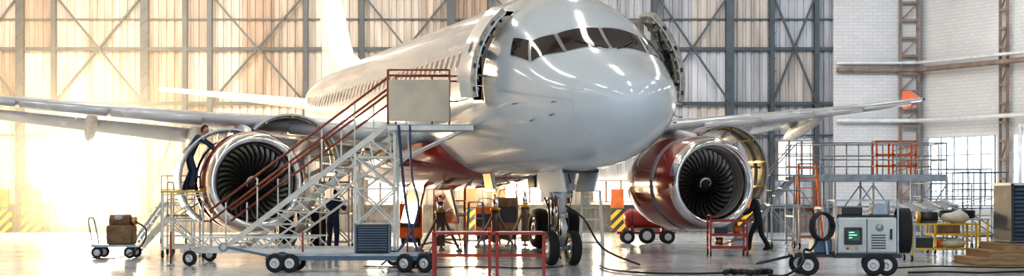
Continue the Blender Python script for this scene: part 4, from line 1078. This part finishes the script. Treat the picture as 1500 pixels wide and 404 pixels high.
person('mechanic', (6.82, 47.2, 0), rad(72), {
    'pelvis': (0, 0, .92), 'spine': (0, .05, 1.09), 'chest': (0, .10, 1.28), 'neck': (0, .13, 1.44), 'head': (0, .16, 1.51),
    'shR': (.185, .10, 1.37), 'shL': (-.185, .10, 1.37), 'elR': (.25, .04, 1.12), 'elL': (-.25, .18, 1.12), 'wrR': (.24, .20, .92), 'wrL': (-.2, .40, 1.02),
    'hpR': (.095, 0, .86), 'hpL': (-.095, 0, .86), 'knR': (.1, -.06, .48), 'knL': (-.1, .20, .50), 'anR': (.11, -.27, .13), 'anL': (-.11, .25, .10),
    'toR': (.12, -.10, .045), 'toL': (-.12, .44, .045), 'heR': (.11, -.33, .09), 'heL': (-.11, .21, .045)}, (-.15, 1, -.15), ('overalls_dark', 'overalls_dark'), 'hair_grey')

# ================================================================== LIGHTS / WORLD / CAMERA
w = bpy.data.worlds.new('World'); scene.world = w; w.use_nodes = True
bg = w.node_tree.nodes['Background']; bg.inputs[0].default_value = (0.76, 0.88, 1.0, 1); bg.inputs[1].default_value = 0.95
def area(name, loc, tgt, sx, sy, P, col):
    l = bpy.data.lights.new(name, 'AREA'); l.shape = 'RECTANGLE'; l.size = sx; l.size_y = sy; l.energy = P; l.color = col
    o = bpy.data.objects.new(name, l); o.location = loc; o.rotation_euler = (V(*tgt)-V(*loc)).to_track_quat('-Z', 'Y').to_euler()
    scene.collection.objects.link(o); return o
area('wall_fill_warm', (-17, 60, 13), (-17, 73, 3), 12, 3, 2000, (1.0, .88, .76))  # added fill lamp for a warm glow on the left wall, no fixture
area('roof_light_middle', (-2, 60, 13.2), (-2, 72, 3), 14, 3, 1100, (1.0, .94, .88))
area('roof_light_cool', (13, 58, 13), (14, 73, 4), 12, 3, 800, (.86, .93, 1.0))
area('window_sunlight', (-17.7, 72.6, 2.7), (-12, 45, 0), 3.5, 2.7, 6500, (1.0, .74, .42))
area('window_sunlight_centre', (-1, 72.4, 1.8), (-1, 50, .3), 3, 1, 800, (1.0, .76, .44))
area('rim_fill_warm', (-27, 62, 11), (-6, 44, 2), 8, 3, 1800, (1.0, .76, .50))  # added rim lamp, out of view, warms wing and engine; no window there

# scattering volume added to imitate window glare in front of the hangar doors
hz = bpy.data.materials.new('glare_haze'); hz.use_nodes = True
hn = hz.node_tree.nodes; hl = hz.node_tree.links
for nn_ in list(hn): hn.remove(nn_)
vo = hn.new('ShaderNodeOutputMaterial'); vs_ = hn.new('ShaderNodeVolumeScatter')
vs_.inputs['Color'].default_value = (1, .96, .90, 1); vs_.inputs['Density'].default_value = 0.006; vs_.inputs['Anisotropy'].default_value = 0.5
hl.new(vs_.outputs[0], vo.inputs['Volume'])
MATS['glare_haze'] = hz
mb = MB(); mb.box(-29.9, 4, 57, 72.3, .01, 12.9, 'glare_haze'); mb.obj('glare_haze_volume')

cd = bpy.data.cameras.new('camera'); cam = bpy.data.objects.new('camera', cd); scene.collection.objects.link(cam)
cam.location = (0, 0, 1.52); cam.rotation_euler = (PI/2, 0, 0)
cd.sensor_width = 36; cd.sensor_fit = 'HORIZONTAL'; cd.lens = 60; cd.shift_y = 86/1500; cd.clip_end = 300
scene.camera = cam
scene.view_settings.view_transform = 'Standard'
scene.view_settings.exposure = 0.35
for lk in ('Medium High Contrast', 'Standard - Medium High Contrast'):
    try:
        scene.view_settings.look = lk; break
    except Exception as e: print('look', e)
